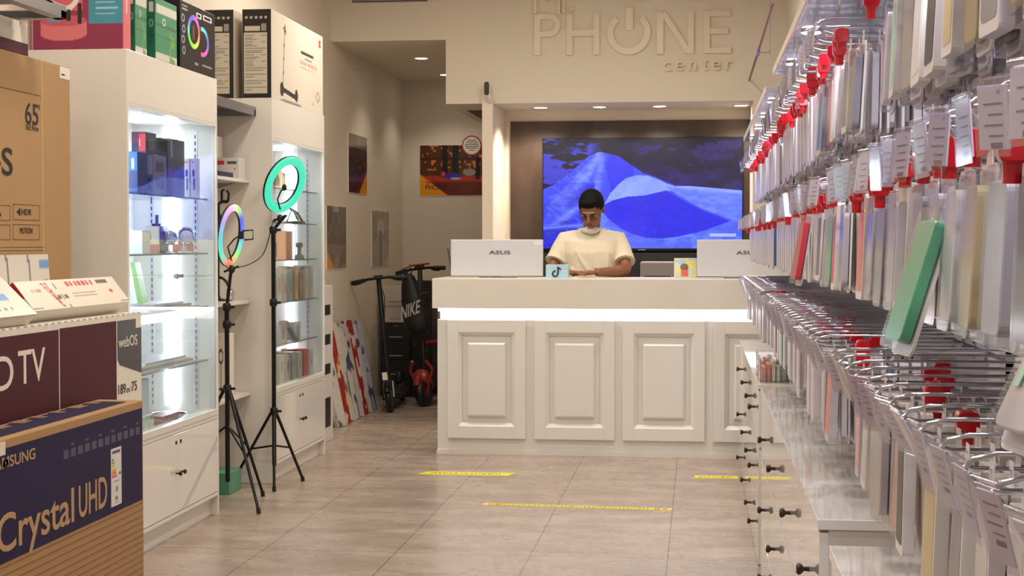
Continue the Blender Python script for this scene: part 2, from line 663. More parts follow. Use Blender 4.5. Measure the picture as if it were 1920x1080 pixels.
# ------------------------------------------------------------------ raised wall lettering
LETTER = mat('raised_lettering', (228, 214, 190), 0.35)
s = thing('wall_sign', 'raised cream letters reading Mr. PHONE center on the header wall', 'sign', (pt(1187, 62, Y=HDR_Y).x, HDR_Y, pt(1187, 62, Y=HDR_Y).z))
sx, sz = s.location.x, s.location.z


def SP(x, y):
    q = pt(x, y, Y=HDR_Y)
    return (q.x - sx, q.z - sz)


def bar(mb, x0, y0, x1, y1):
    a, b_ = SP(x0, y0), SP(x1, y1)
    mb.box((a[0], -0.022, a[1]), (b_[0], 0, b_[1]))


dv = (0, 0.022, 0)
m = MB(); bar(m, 1002, 27, 1014, 104)
# P bowl
a0 = SP(1014, 27); a1 = SP(1014, 70)
rO = (a0[1] - a1[1]) / 2; cz = (a0[1] + a1[1]) / 2; cx = SP(1030, 50)[0]
wd = 0.042
outer = [(a0[0], a0[1])] + [(cx + rO * math.cos(q), cz + rO * math.sin(q)) for q in np.linspace(PI / 2, -PI / 2, 14)] + [(a0[0], a1[1])]
inner = [(a0[0], a1[1] + wd)] + [(cx + (rO - wd) * math.cos(q), cz + (rO - wd) * math.sin(q)) for q in np.linspace(-PI / 2, PI / 2, 14)] + [(a0[0], a0[1] - wd)]


def band(mb, A, B, y0=-0.022, y1=0.0):
    """solid strip between polylines A and B of equal length (x,z)"""
    n = len(A)
    vs = [(p[0], y0, p[1]) for p in A] + [(p[0], y0, p[1]) for p in B] + [(p[0], y1, p[1]) for p in A] + [(p[0], y1, p[1]) for p in B]
    fs = []
    for i in range(n - 1):
        fs += [(i, i + 1, n + i + 1, n + i), (2 * n + i, 3 * n + i, 3 * n + i + 1, 2 * n + i + 1), (i, 2 * n + i, 2 * n + i + 1, i + 1), (n + i, n + i + 1, 3 * n + i + 1, 3 * n + i)]
    fs += [(0, n, 3 * n, 2 * n), (n - 1, 3 * n - 1, 4 * n - 1, 2 * n - 1)]
    mb.add(vs, fs)


band(m, outer, list(reversed(inner)))
m.build('letter_P', LETTER, s)
m = MB(); bar(m, 1063, 27, 1074, 104); bar(m, 1074, 57, 1113, 68); bar(m, 1113, 26, 1124, 103); m.build('letter_H', LETTER, s)
m = MB(); cc = SP(1179, 62)
R0, R1 = abs(SP(1220, 62)[0] - cc[0]), abs(SP(1208, 62)[0] - cc[0])
qs = np.linspace(math.radians(50), math.radians(-230), 40)
band(m, [(cc[0] + R0 * math.cos(q), cc[1] + R0 * math.sin(q)) for q in qs], [(cc[0] + R1 * math.cos(q), cc[1] + R1 * math.sin(q)) for q in qs])
bar(m, 1174, 15, 1187, 57)
m.build('power_symbol_O', LETTER, s)
m = MB(); bar(m, 1232, 24, 1244, 102); bar(m, 1290, 23, 1301, 101)
p1, p2, p3, p4 = SP(1236, 24), SP(1249, 24), SP(1299, 101), SP(1287, 101)
m.prism([p4, p3, p2, p1], (0, -0.0225, 0), (1, 0, 0), (0, 0, 1), dv)
m.build('letter_N', LETTER, s)
m = MB(); bar(m, 1320, 22, 1331, 100); bar(m, 1331, 21, 1370, 31); bar(m, 1331, 54, 1366, 64); bar(m, 1331, 90, 1371, 100); m.build('letter_E', LETTER, s)
m = MB(); bar(m, 1001, -38, 1007, 26); bar(m, 1045, -38, 1051, 26)
for (xa, xb) in ((1004, 1026), (1048, 1026)):
    A, B = SP(xa, -38), SP(xb, 2)
    sg = 0.02 if xb > xa else -0.02
    q4 = [(A[0], A[1]), (A[0] + sg, A[1]), (B[0] + sg, B[1]), (B[0], B[1])]
    m.prism(q4 if sg < 0 else q4[::-1], (0, -0.0225, 0), (1, 0, 0), (0, 0, 1), dv)
m.build('letter_M', LETTER, s)
m = MB(); bar(m, 1054, -15, 1060, 25); bar(m, 1060, -15, 1070, -9); m.build('letter_r', LETTER, s)
q = SP(1071, 20)
MB().lathe([(0.013, 0), (0.013, -0.022)], 12, axis='Y', c=(q[0], 0, q[1])).build('full_stop', LETTER, s)
a, b2 = SP(1243, 134), SP(1372, 110)
for k, ch in enumerate('center'):
    fx = [0, 23, 49, 74, 91, 118][k]
    fw = [15, 17, 14, 11, 17, 12][k]
    e0, e1 = SP(1243 + fx, 134 - k * 0.4), SP(1243 + fx + fw, (110 if ch == 't' else 116) - k * 0.4)
    text('letter_' + ch, ch, LETTER, s, (e0[0], -0.002, e0[1]), (1, 0, 0), (0, 0, 1), e1[0] - e0[0], e1[1] - e0[1], 0.02, 0.0)

# thin brown cable tray running along the right wall to the header
e0, e1 = pt(1405, 150, Y=HDR_Y), None
rail = thing('cable_rail', 'thin brown rail running high along the right wall to the header', 'rail', (e0.x, HDR_Y, e0.z))
e1 = pt(1449, -8, X=e0.x)
yl = e1.y - HDR_Y
MB().tube([(0, 0, 0), (0, yl, 0)], 0.008, 8).build('rod', mat('brown_rail', (128, 84, 66), 0.4), rail)
MB().box((-0.012, yl * 0.45 - 0.08, -0.012), (0.012, yl * 0.45 + 0.08, 0.012)).build('violet_light_block', mat('painted_violet_light', (150, 140, 200), 0.4), rail)  # violet colour stands in for the purple light at the bracket
hb = MB().box((0.0, yl * 0.45, 0.0), (0.08, yl * 0.45 + 0.01, 0.008)).box((0.075, yl * 0.45, 0), (0.08, yl * 0.45 + 0.01, CEIL - e0.z))
hb.build('hanger_bracket', STEEL, rail)

# ------------------------------------------------------------------ floor stickers
YEL = mat('yellow_vinyl', (236, 226, 30), 0.35)
YINK = mat('yellow_sticker_ink', (90, 84, 20), 0.5)
RINK = mat('red_sticker_ink', (214, 90, 50), 0.5)


def floor_strip(x0, x1, ya, yb, wdt, label, slant=0.0, marks=False):
    t = thing('floor_sticker', label, 'sticker', ((x0 + x1) / 2, (ya + yb) / 2, 0), (0, 0, math.atan2(yb - ya, x1 - x0)), group=None)
    L_ = (x1 - x0) / 2
    MB().prism([(-L_ - slant, -wdt / 2), (L_ - slant, -wdt / 2), (L_ + slant, wdt / 2), (-L_ + slant, wdt / 2)], (0, 0, 0.0003), (1, 0, 0), (0, 1, 0), (0, 0, 0.0006)).build('vinyl', YEL, t)
    mk = MB()
    xx = -L_ * 0.8
    rr = random.Random(int(x0 * 100))
    while xx < L_ * 0.75:
        ww = rr.uniform(0.008, 0.022)
        mk.box((xx, -wdt * 0.1, 0.0009), (xx + ww, wdt * rr.uniform(0.05, 0.14), 0.0012))
        xx += ww + rr.uniform(0.006, 0.014)
    mk.build('blurred_lettering', YINK, t)
    if marks:
        mm = MB()
        n = 44
        for k in range(n):
            xk = -L_ * 0.9 + k * L_ * 1.8 / n
            for sg in (-1, 1):
                mm.prism([(xk, 0), (xk + 0.010, 0), (xk + 0.005, 0.012 * 1)] if sg > 0 else [(xk + 0.005, -0.012), (xk + 0.010, 0), (xk, 0)], (0, sg * (wdt / 2 - 0.013), 0.001), (1, 0, 0), (0, 1, 0), (0, 0, 0.0002))
        mm.build('edge_chevrons', YINK, t)
        for sg in (-1, 1):
            for k in (0, 1):
                MB().prism(rrect(0.03, 0.028, 0.012), (sg * (L_ * 0.93 - k * 0.04), 0, 0.001), (1, 0, 0), (0, 1, 0), (0, 0, 0.0002)).build('footprint_mark', RINK, t)
    return t


floor_strip(-1.605, -1.075, 8.91, 8.91, 0.115, 'short yellow floor sticker nearest the left end of the counter', 0.02)
floor_strip(-1.10, -0.13, 7.885, 7.83, 0.058, 'long thin yellow distance strip with red marks at its ends', 0.004, True)
floor_strip(-0.02, 0.23, 8.95, 8.95, 0.10, 'short yellow floor sticker beside the drawer cabinets', 0.0)

# ------------------------------------------------------------------ posters in the passage
def poster(name, label, px0, px1, py0, py1, func, wall='L', n=(40, 70)):
    if wall == 'L':
        a = pt(px0, py0, X=LX); b_ = pt(px1, py1, X=LX)
        z1 = (pt(px0, py0, X=LX).z + pt(px1, py0 + (6 if px0 < 700 else 4), X=LX).z) / 2
        t = thing(name, label, 'poster', (LX, (a.y + b_.y) / 2, (z1 + b_.z) / 2))
        L_ = b_.y - a.y
        hh = z1 - b_.z
        MB().box((0, -L_ / 2, -hh / 2), (0.006, L_ / 2, hh / 2)).build('board', PAPER, t)
        art('print', (0.0065, -L_ / 2 + .004, hh / 2 - .004), (0, L_ - .008, 0), (0, 0, -hh + .008), n[0], n[1], func, ARTG, t)
    else:
        Y = CORNER.y
        a = pt(px0, py0, Y=Y); b_ = pt(px1, py1, Y=Y)
        t = thing(name, label, 'poster', ((a.x + b_.x) / 2, Y, (a.z + b_.z) / 2))
        L_ = b_.x - a.x
        hh = a.z - b_.z
        MB().box((-L_ / 2, -0.006, -hh / 2), (L_ / 2, 0, hh / 2)).build('board', PAPER, t)
        art('print', (-L_ / 2 + .004, -0.0065, hh / 2 - .004), (L_ - .008, 0, 0), (0, 0, -hh + .008), n[0], n[1], func, ARTG, t)
    return t, L_, hh


def f_p1(U, V):
    c = np.ones((len(U), 3)) * np.array([120, 104, 92.]) + (vnoise(U, V, 6, 1)[:, None] - .5) * 40
    c = blend(c, (58, 42, 52), (V > 0.22) * 1.0)
    c = blend(c, (104, 90, 104), ((V > 0.22) & (V < .75)) * vnoise(U, V, 7, 2) * .5)
    c = blend(c, (32, 24, 30), ringm(U, V, .6, .56, .17, .1, .2))
    c = blend(c, (226, 150, 40), ((U + (V - 1) * 1.1) > 0.55) & (V > .6))
    return c


def f_p2(U, V):
    c = np.ones((len(U), 3)) * np.array([92, 80, 70.]) + (vnoise(U, V, 9, 3)[:, None] - .5) * 50
    c = blend(c, (140, 158, 170), (np.abs(U - .45) < .15) & (V < .1))
    c = blend(c, (150, 128, 120), (V > .62) * vnoise(U, V, 6, 4))
    c = blend(c, (226, 150, 40), (U < (V - .72) * 1.3))
    return c


def f_p3(U, V):
    c = np.ones((len(U), 3)) * np.array([128, 114, 102.]) + (vnoise(U, V, 7, 5)[:, None] - .5) * 44
    c = blend(c, (184, 172, 172), ((U - .5) ** 2 / .05 + (V - .3) ** 2 / .02 < 1) * .8)
    c = blend(c, (160, 146, 140), (V > .58) * .7)
    c = blend(c, (60, 52, 52), (np.abs(U - .5) < .07) & (V > .35))
    c = blend(c, (226, 150, 40), ((1 - U) < (V - .78) * 1.3))
    return c


def f_p4(U, V):
    c = np.ones((len(U), 3)) * np.array([84, 44, 22.])
    lights = vnoise(U, V * .7, 26, 6)
    c = blend(c, (232, 150, 60), ((V < .5) & (lights > .72)) * .8)
    c = blend(c, (60, 30, 16), ((V > .25) & (V < .3)) * 1.)
    c = blend(c, (148, 40, 26), (V > .6) * 1.0)
    c = blend(c, (196, 60, 40), ((V > .62) & (V < .72)) * .8)
    c = blend(c, (96, 32, 20), ((V > .74)) * .8)
    c = blend(c, (16, 14, 26), (((U > .34) & (U < .43)) | ((U > .50) & (U < .6))) & (V < .64))
    c = blend(c, (16, 14, 26), (((U > .86) & (U < .92)) | (U > .95)) & (V > .25) & (V < .68))
    c = blend(c, (60, 50, 160), disc(U, V, .5, .62, .13, .07))
    c = blend(c, (190, 190, 255), disc(U, V, .55, .66, .08, .02))
    c = blend(c, (214, 60, 120), disc(U, V, .36, .57, .03, .05))
    c = blend(c, (150, 150, 140), disc(U, V, .76, .54, .1, .07))
    c = blend(c, (240, 156, 28), (U < (V - .58) * 1.02) | False)
    return c


poster('wall_poster', 'dark narrow poster high on the passage wall, with orange corner', 652, 687, 250, 366, f_p1)
poster('wall_poster', 'grey-brown poster on the passage wall just past the farther glass cabinet', 611, 648, 383, 503, f_p2)
poster('wall_poster', 'pale grey poster low on the passage wall nearest the far corner', 696, 728, 392, 498, f_p3)
t, L_, hh = poster('landscape_poster', 'wide night poster with orange corner on the passage end wall', 787, 910, 272, 367, f_p4, 'B', (110, 84))
text('poster_text', 'PHONE', INK, t, (-L_ / 2 + L_ * .09, -0.007, -hh * .38), (1, 0, 0), (0, 0, 1), L_ * .32, hh * .1, 0.0005)
text('poster_text', 'Mr.', INK, t, (-L_ / 2 + L_ * .10, -0.007, -hh * .27), (1, 0, 0), (0, 0, 1), L_ * .07, hh * .06, 0.0005)
q = pt(885, 273, Y=CORNER.y)
r = abs(pt(903.5, 273, Y=CORNER.y).x - q.x)
t = thing('round_notice', 'round white notice with red rim stuck over the wide poster corner', 'sign', (q.x, CORNER.y - 0.01, q.z))
MB().lathe([(r, 0), (r, -0.004)], 32, axis='Y').build('red_rim', mat('notice_red', (176, 50, 44), .4), t)
MB().lathe([(r * .87, -0.0042), (r * .87, -0.006)], 32, axis='Y').build('white_disc', PAPER, t)
for k in range(6):
    ww = r * [0.9, 1.2, 1.4, 1.4, 1.2, .5][k]
    MB().box((-ww / 2, -0.007, r * (.5 - k * .2)), (ww / 2, -0.006, r * (.5 - k * .2) + r * .06)).build('text_line', INK, t)

# ================================================================== COUNTER
CY = 9.75
cnt = thing('service_counter', 'white panelled service counter with glowing light strip under its top', 'counter', (-0.5, CY, 0))
CX = -0.5
cl = -1.657 - CX
cr_ = RX - CX - 0.002
ctop = 1.122
MB().box((cl, 0.0, 0.0), (cr_, 0.5, 0.86)).box((cl + .01, 0.045, 0.86), (cr_, 0.5, 0.93)).build('body', WHITE, cnt, bevel=0.003)
MB().box((cl - 0.028, -0.035, 0.932), (cr_, 0.56, ctop)).build('worktop', mat('worktop_white', (228, 220, 206), 0.3), cnt, bevel=0.003)
MB().box((cl - 0.004, -0.012, 0.0), (cr_, -0.0, 0.028)).build('kick_strip', WHITE, cnt)
MB().box((cl + 0.02, -0.012, 0.912), (cr_, 0.0, 0.931)).box((cl + 0.004, 0.005, .912), (cl + .016, .4, .931)).build('light_strip', mat('counter_led', (255, 255, 255), .5, emit=(236, 238, 255), es=9), cnt)
pan = [(840, 986), (1003, 1153), (1168, 1322), (1338, 1492)]
for (x0, x1) in pan:
    a = pt(x0, 597, Y=CY).x - CX
    b_ = pt(x1, 597, Y=CY).x - CX
    z0, z1 = 0.104, 0.858
    w_ = b_ - a
    m = MB()
    y0, y1 = -0.028, 0.0
    # outer frame, stepped back field, raised centre
    i1, j1 = 0.070, 0.078
    m.box((a, y0, z0), (a + i1, y1, z1)).box((b_ - i1, y0, z0), (b_, y1, z1)).box((a + i1, y0, z0), (b_ - i1, y1, z0 + j1)).box((a + i1, y0, z1 - j1), (b_ - i1, y1, z1))
    # sloped inner moulding
    q = [(a + i1, z0 + j1), (b_ - i1, z0 + j1), (b_ - i1, z1 - j1), (a + i1, z1 - j1)]
    d = 0.022
    q2 = [(q[0][0] + d, q[0][1] + d), (q[1][0] - d, q[1][1] + d), (q[2][0] - d, q[2][1] - d), (q[3][0] + d, q[3][1] - d)]
    vs = [(p[0], y0 + 0.004, p[1]) for p in q] + [(p[0], -0.006, p[1]) for p in q2]
    m.add(vs, [(0, 1, 5, 4), (1, 2, 6, 5), (2, 3, 7, 6), (3, 0, 4, 7)])
    m.build('panel_frame', WHITE, cnt, bevel=0.002)
    cpx = 0.058
    m = MB()
    c0 = (a + i1 + cpx, z0 + j1 + 0.062)
    c1 = (b_ - i1 - cpx, z1 - j1 - 0.066)
    e = 0.012
    vs = [(c0[0], -0.001, c0[1]), (c1[0], -0.001, c0[1]), (c1[0], -0.001, c1[1]), (c0[0], -0.001, c1[1])]
    vs += [(c0[0], -0.020, c0[1]), (c1[0], -0.020, c0[1]), (c1[0], -0.020, c1[1]), (c0[0], -0.020, c1[1])]
    vs += [(c0[0] + e, -0.026, c0[1] + e), (c1[0] - e, -0.026, c0[1] + e), (c1[0] - e, -0.026, c1[1] - e), (c0[0] + e, -0.026, c1[1] - e)]
    fs = [(8, 9, 10, 11)] + [(k, (k + 1) % 4, 4 + (k + 1) % 4, 4 + k) for k in range(4)] + [(4 + k, 4 + (k + 1) % 4, 8 + (k + 1) % 4, 8 + k) for k in range(4)]
    m.add(vs, fs)
    m.build('raised_panel', WHITE, cnt)

# ------------------------------------------------------------------ big screen
s0, s1 = pt(1017, 259, Y=TV_Y - 0.07), pt(1393, 471, Y=TV_Y - 0.07)
tvw = s1.x - s0.x
tvh = s0.z - s1.z
tv = thing('television', 'large flat television showing blue dunes on the brown wall panel', 'television', ((s0.x + s1.x) / 2, TV_Y - 0.026, s1.z))
MB().box((-tvw / 2, -0.05, 0), (tvw / 2, -0.012, tvh)).box((-tvw / 2 + .25, -0.012, .2), (tvw / 2 - .25, 0, tvh - .2)).build('housing', mat('tv_black', (10, 10, 14), 0.2), tv, bevel=0.003)


def polyv(U, pts):
    xs = [p[0] for p in pts]
    ys = [p[1] for p in pts]
    return np.interp(U, xs, ys)


def f_tv(U, V):
    n1 = vnoise(U, V, 14, 11)
    n2 = vnoise(U, V * 1.2, 34, 12)
    c = np.ones((len(U), 3)) * np.array([7, 3, 30.])
    # snowy violet crags in the dark distance
    m = np.clip((vnoise(U, V * 1.6, 7, 13) * .45 + vnoise(U + V, V * 1.4, 17, 16) * .35 + vnoise(U - V * .6, V, 42, 17) * .3 - .56) * 10, 0, 1) * (V < .5)
    c = blend(c, (60, 60, 200), m * np.clip((.30 - U) / .06, 0, 1))
    c = blend(c, (58, 30, 140), m * np.clip((U - .36) / .15, 0, 1) * .6)
    c = blend(c, (40, 12, 96), (V > .1) * (U > .45) * .4 * (0.3 + n1))
    c = blend(c, (50, 30, 110), ((U > .5) & (V > .22 + .2 * (U - .5)) & (V < .5)) * n1 * .7)
    # left dune field
    left_top = polyv(U, [(0, .46), (.05, .42), (.12, .33), (.18, .24), (.235, .15), (.287, .118), (.36, .15), (.387, .165), (.44, .235), (.51, .32), (.56, .345), (.6, .38), (.665, .43), (.75, .435), (1, .474)])
    dune = V > left_top
    c = blend(c, (62, 72, 240), dune * 1.0)
    # violet slope on the upper right of the first dune
    c = blend(c, (42, 46, 226), (dune & (U > .30 + (V - .12) * .12) & (U < .46)) * .75)
    # pale streaks running down from the peak
    for (u0, v0, u1, v1, wd_, k_) in ((.28, .14, .15, .55, .014, .8), (.285, .16, .19, .50, .010, .7), (.25, .2, .03, .62, .012, .55), (.20, .34, .10, .62, .02, .8), (.15, .47, .02, .66, .02, .5), (.30, .15, .27, .45, .022, .6), (.17, .62, .07, .80, .022, .8), (.12, .72, .0, .86, .02, .6)):
        t_ = np.clip(((U - u0) * (u1 - u0) + (V - v0) * (v1 - v0)) / ((u1 - u0) ** 2 + (v1 - v0) ** 2), 0, 1)
        dd = np.hypot(U - (u0 + t_ * (u1 - u0)), (V - (v0 + t_ * (v1 - v0))) * .6)
        c = blend(c, (128, 152, 255), dune * np.exp(-(dd / wd_) ** 2) * k_ * (.6 + .6 * n2))
    # violet patches low left
    c = blend(c, (36, 36, 200), (dune & (U < .26) & (V > .4)) * np.clip(vnoise(U + V * .7, V, 9, 14) - .4, 0, 1) * 1.5)
    # crescent light face
    up = polyv(U, [(.31, .60), (.34, .50), (.38, .42), (.42, .36), (.474, .334), (.53, .34), (.596, .385), (.66, .45), (.72, .56), (.8, .66), (.9, .74)])
    lo = polyv(U, [(.31, .60), (.35, .565), (.42, .53), (.51, .52), (.57, .495), (.62, .475), (.66, .48), (.72, .57), (.8, .665), (.9, .745)])
    c = blend(c, (142, 168, 255), ((V > up) & (V < lo) & (U > .31) & (U < .66)) * (.75 + .25 * n1))
    # right light plain
    rt = (V > polyv(U, [(.6, .40), (.665, .435), (.75, .437), (1, .478)])) & (V < polyv(U, [(.6, .42), (.7, .54), (.8, .64), (.95, .745), (1, .70)])) & (U > .62)
    c = blend(c, (104, 128, 246), rt * (.75 + .35 * n2))
    c = blend(c, (150, 172, 255), rt * np.exp(-((V - polyv(U, [(.6, .41), (.7, .445), (.8, .455), (1, .49)])) / .02) ** 2) * .8)
    # deep bowl
    bt = polyv(U, [(.31, .60), (.35, .565), (.42, .53), (.51, .52), (.57, .495), (.62, .475), (.7, .56), (.8, .655), (.94, .755), (1, .70)])
    bb = polyv(U, [(.28, .62), (.33, .73), (.395, .82), (.45, .87), (.51, .902), (.6, .91), (.68, .895), (.8, .845), (.935, .757), (1, .70)])
    c = blend(c, (40, 38, 222), ((V > bt) & (V < bb) & (U > .3)) * 1.)
    c = blend(c, (66, 60, 232), ((V > bt) & (V < bb) & (U > .3) & (U < .52)) * .5 * vnoise(U, V, 5, 15))
    # foreground
    fg = (V > bb) & (U > .26)
    c = blend(c, (96, 126, 250), fg * (.7 + .3 * n2))
    c = blend(c, (70, 80, 220), fg * (n1 > .62) * .5)
    fl = (V > polyv(U, [(0, .80), (.1, .78), (.2, .80), (.32, .84), (.5, .95)]))
    c = blend(c, (36, 40, 196), (fl & (U < .33)) * .95)
    c = blend(c, (110, 138, 252), (U < .34) * np.exp(-((V - polyv(U, [(0, .815), (.1, .80), (.2, .79), (.34, .83)])) / .018) ** 2) * .8)
    # soft mottling
    rip = vnoise(U * 3.2 + V * 5, V * 9 - U * 14, 5, 18)
    c = blend(c, (112, 136, 250), (dune & (U < .30)) * np.clip(rip - .55, 0, 1) * 1.1)
    c = c * (0.95 + 0.10 * n2)[:, None]
    c = blend(c, (190, 205, 255), rect(U, V, .84, .97, .866, .892) * .8)
    return c


art('screen', (-tvw / 2 + .008, -0.0505, tvh - .008), (tvw - .016, 0, 0), (0, 0, -tvh + .03), 640, 360, f_tv, SCREEN, tv)
MB().box((-.03, -.0512, .006), (.03, -.0502, .014)).build('maker_badge', GREYP, tv)

# printer on the dark cabinet behind the man
t = thing('back_cabinet', 'low dark cabinet against the brown panel behind the counter', 'cabinet', (-0.4, 12.0, 0))
DKB = mat('dark_brown_cabinet', (30, 23, 24), .5)
MB().box((-.95, -.2, 0), (.98, .2, 1.035)).box((-.95, .17, 1.035), (.98, .2, 1.27)).build('carcass', DKB, t)
for k in range(3):
    d = MB().box((-.93 + k * .62, -.215, .05), (-.33 + k * .62, -.2, .93)).build('door', DKB, t)
    MB().box((-.40 + k * .62, -.225, .5), (-.385 + k * .62, -.215, .65)).build('handle', STEEL, d)
q = pt(1233, 492, Y=11.9)
t = thing('printer', 'small grey printer below the right half of the television', 'printer', (q.x, 11.97, 1.035))
MB().box((-.13, -.13, 0), (.13, .13, .17)).build('case', mat('printer_grey', (150, 142, 140), .4), t, bevel=.01)
MB().box((-.10, -.132, .05), (.10, -.13, .062)).build('paper_slot', INK, t)

# ------------------------------------------------------------------ two all-in-one PCs seen from behind
def monitor(x0, x1, rot, label, tx):
    a, b_ = pt(x0, 448, Y=9.95), pt(x1, 520, Y=9.95)
    w_ = b_.x - a.x
    hgt = a.z - ctop - .004
    t = thing('desktop_computer', label, 'computer', ((a.x + b_.x) / 2, 9.95, ctop), (0, 0, rot))
    MB().obox((-w_ / 2, 0, 0.012), (w_, 0, 0), (0, 0.022, 0), (0, 0.0, hgt - .012)).build('back_shell', mat('pc_white', (206, 206, 208), 0.3), t, bevel=.005)
    MB().box((-w_ / 2 + .01, .022, .05), (w_ / 2 - .01, .026, hgt - .01)).build('screen_side', BLACK, t)
    MB().box((-.12, .03, 0), (.12, .19, .008)).box((-.03, .02, .008), (.03, .05, .10)).build('stand', mat('pc_silver', (170, 170, 174), 0.3, metal=.5), t)
    MB().box((w_ / 2 - .06, -.001, hgt - .04), (w_ / 2 - .006, .0, hgt - .012)).build('spec_label', PRICE, t)
    # slanted maker letters
    lt = text('maker_letters', 'ASUS', mat('logo_grey', (70, 72, 78), .4), t, (tx - .07, -.0004, hgt - .095), (1, 0, 0), (0, 0, 1), .14, .024, .0006, .01)
    return t


monitor(845, 1018, 0.0, 'white desktop computer seen from behind on the left end of the counter', .02)
monitor(1307, 1478, 0.0, 'white desktop computer on the right of the counter, partly covered by hanging goods', .03)

# small blue card box with the note symbol
q = pt(1045, 520, Y=9.84)
t = thing('display_box', 'small light-blue box with a black note symbol on the counter beside the man', 'box', (q.x, 9.84, ctop))
MB().box((-.072, -.02, 0), (.072, .045, .088)).build('carton', mat('pale_blue_card', (176, 214, 232), .35), t, bevel=.002)
m = MB()
m.tube([(-.012 + .017 * math.cos(a), -.0215, .03 + .017 * math.sin(a)) for a in np.linspace(PI * .45, PI * 2.1, 14)], .0045, 8)
m.tube([(.006, -.0215, .03), (.006, -.0215, .074)], .0045, 8)
m.tube([(.006, -.0215, .072), (.016, -.0215, .062), (.026, -.0215, .058)], .0045, 8)
m.build('note_symbol', INK, t)
MB().box((.03, -.0206, .045), (.055, -.02, .05)).box((-.06, -.0206, .045), (-.035, -.02, .05)).build('text_line', PAPER, t)

# photo card stand
q0, q1 = pt(1264, 484, Y=10.02), pt(1306, 522, Y=10.02)
t = thing('photo_card', 'small colourful photo card propped on the counter left of the right computer', 'card', ((q0.x + q1.x) / 2, 10.02, ctop))
ww, hh = q1.x - q0.x, q0.z - ctop


def f_card(U, V):
    c = np.ones((len(U), 3)) * np.array([190, 206, 190.])
    c = blend(c, (150, 196, 214), V < .3)
    c = blend(c, (226, 206, 90), (vnoise(U, V, 7, 21) > .62))
    c = blend(c, (120, 70, 52), disc(U, V, .45, .45, .2, .2))
    c = blend(c, (214, 84, 70), rect(U, V, .3, .65, .62, .95))
    return c


MB().obox((-ww / 2, 0, 0), (ww, 0, 0), (0, .004, 0), (0, .02, hh)).build('card', PAPER, t)
art('picture', (-ww / 2 + .004, .0175, hh - .004), (ww - .008, 0, 0), (0, -.0185, -hh + .008), 30, 30, f_card, ARTG, t)
MB().obox((-.01, .004, 0), (.02, 0, 0), (0, .06, 0), (0, .001, .003)).build('prop_leg', PAPER, t)

# ------------------------------------------------------------------ the man at the counter
SKIN = mat('skin', (140, 92, 66), 0.5, noise=.04, nscale=20)
SHIRT = mat('cream_tshirt', (226, 216, 192), 0.85, noise=.02, nscale=30, bump=.25)
HAIR = mat('black_hair', (10, 8, 8), 0.75, spec=.2, bump=.8, nscale=160)
MX, MY = -0.722, 10.48
man = thing('person', 'man in cream short-sleeved t-shirt and glasses looking down behind the counter', 'person', (MX, MY, 0))


def remesh(mb, name, mt, parent, voxel=.006, smooth=4):
    o = mb.build(name, mt, None)
    r = o.modifiers.new('r', 'REMESH')
    r.mode = 'VOXEL'
    r.voxel_size = voxel
    r.use_smooth_shade = True
    sm_ = o.modifiers.new('s', 'SMOOTH')
    sm_.factor = .5
    sm_.iterations = smooth
    bpy.context.view_layer.update()
    dg = bpy.context.evaluated_depsgraph_get()
    me = bpy.data.meshes.new_from_object(o.evaluated_get(dg))
    me.name = name
    old = o.data
    o.modifiers.clear()
    o.data = me
    bpy.data.meshes.remove(old)
    for p in me.polygons:
        p.use_smooth = True
    o.parent = parent
    return o


# head frame: pitched down, turned a little to the picture's left
HR = Euler((math.radians(33), 0, math.radians(-12)), 'XYZ').to_matrix()
HC = Vector((.008, -.085, 1.572))


def hp(x, y, z):
    return HC + HR @ Vector((x, y, z))


body = MB()
# head (face towards -y)
body.ell(hp(0, .012, .035), (.076, .094, .088), 24, 16, HR)
body.ell(hp(0, -.028, -.030), (.060, .064, .078), 22, 14, HR)
body.ell(hp(0, -.052, -.082), (.034, .032, .026), 16, 10, HR)     # chin
body.ell(hp(0, -.080, .020), (.052, .018, .014), 16, 8, HR)       # brow
body.tube([hp(0, -.090, .012), hp(0, -.108, -.022), hp(0, -.112, -.036)], [.009, .013, .014], 10)
body.ell(hp(-.013, -.100, -.038), (.008, .010, .007), 10, 6, HR)
body.ell(hp(.013, -.100, -.038), (.008, .010, .007), 10, 6, HR)
for sg in (-1, 1):
    body.ell(hp(sg * .045, -.066, -.022), (.020, .020, .016), 12, 8, HR)   # cheek
    body.ell(hp(sg * .077, .012, -.010), (.010, .020, .032), 12, 10, HR @ Euler((0, 0, sg * .35)).to_matrix())   # ear
body.ell(hp(0, -.088, -.060), (.022, .010, .006), 12, 6, HR)      # upper lip
body.ell(hp(0, -.086, -.068), (.019, .010, .007), 12, 6, HR)
# neck
body.tube([(0, .03, 1.38), (0, .01, 1.46), hp(0, .02, -.03)], [.060, .058, .056], 16)
# torso core and hips and legs
body.tube([(0, .03, 1.42), (0, .03, 1.36), (0, .02, 1.2), (0, .02, 1.05), (0, .02, .93)], [.06, .10, .115, .11, .12], 18)
for sg in (-1, 1):
    body.tube([(sg * .09, .02, .92), (sg * .10, 0, .50), (sg * .11, .03, .10)], [.085, .060, .042], 14)
    body.ell((sg * .11, -.03, .04), (.045, .12, .04), 14, 8)
    body.tube([(sg * .05, .03, 1.375), (sg * .165, .03, 1.355)], [.055, .045], 12)
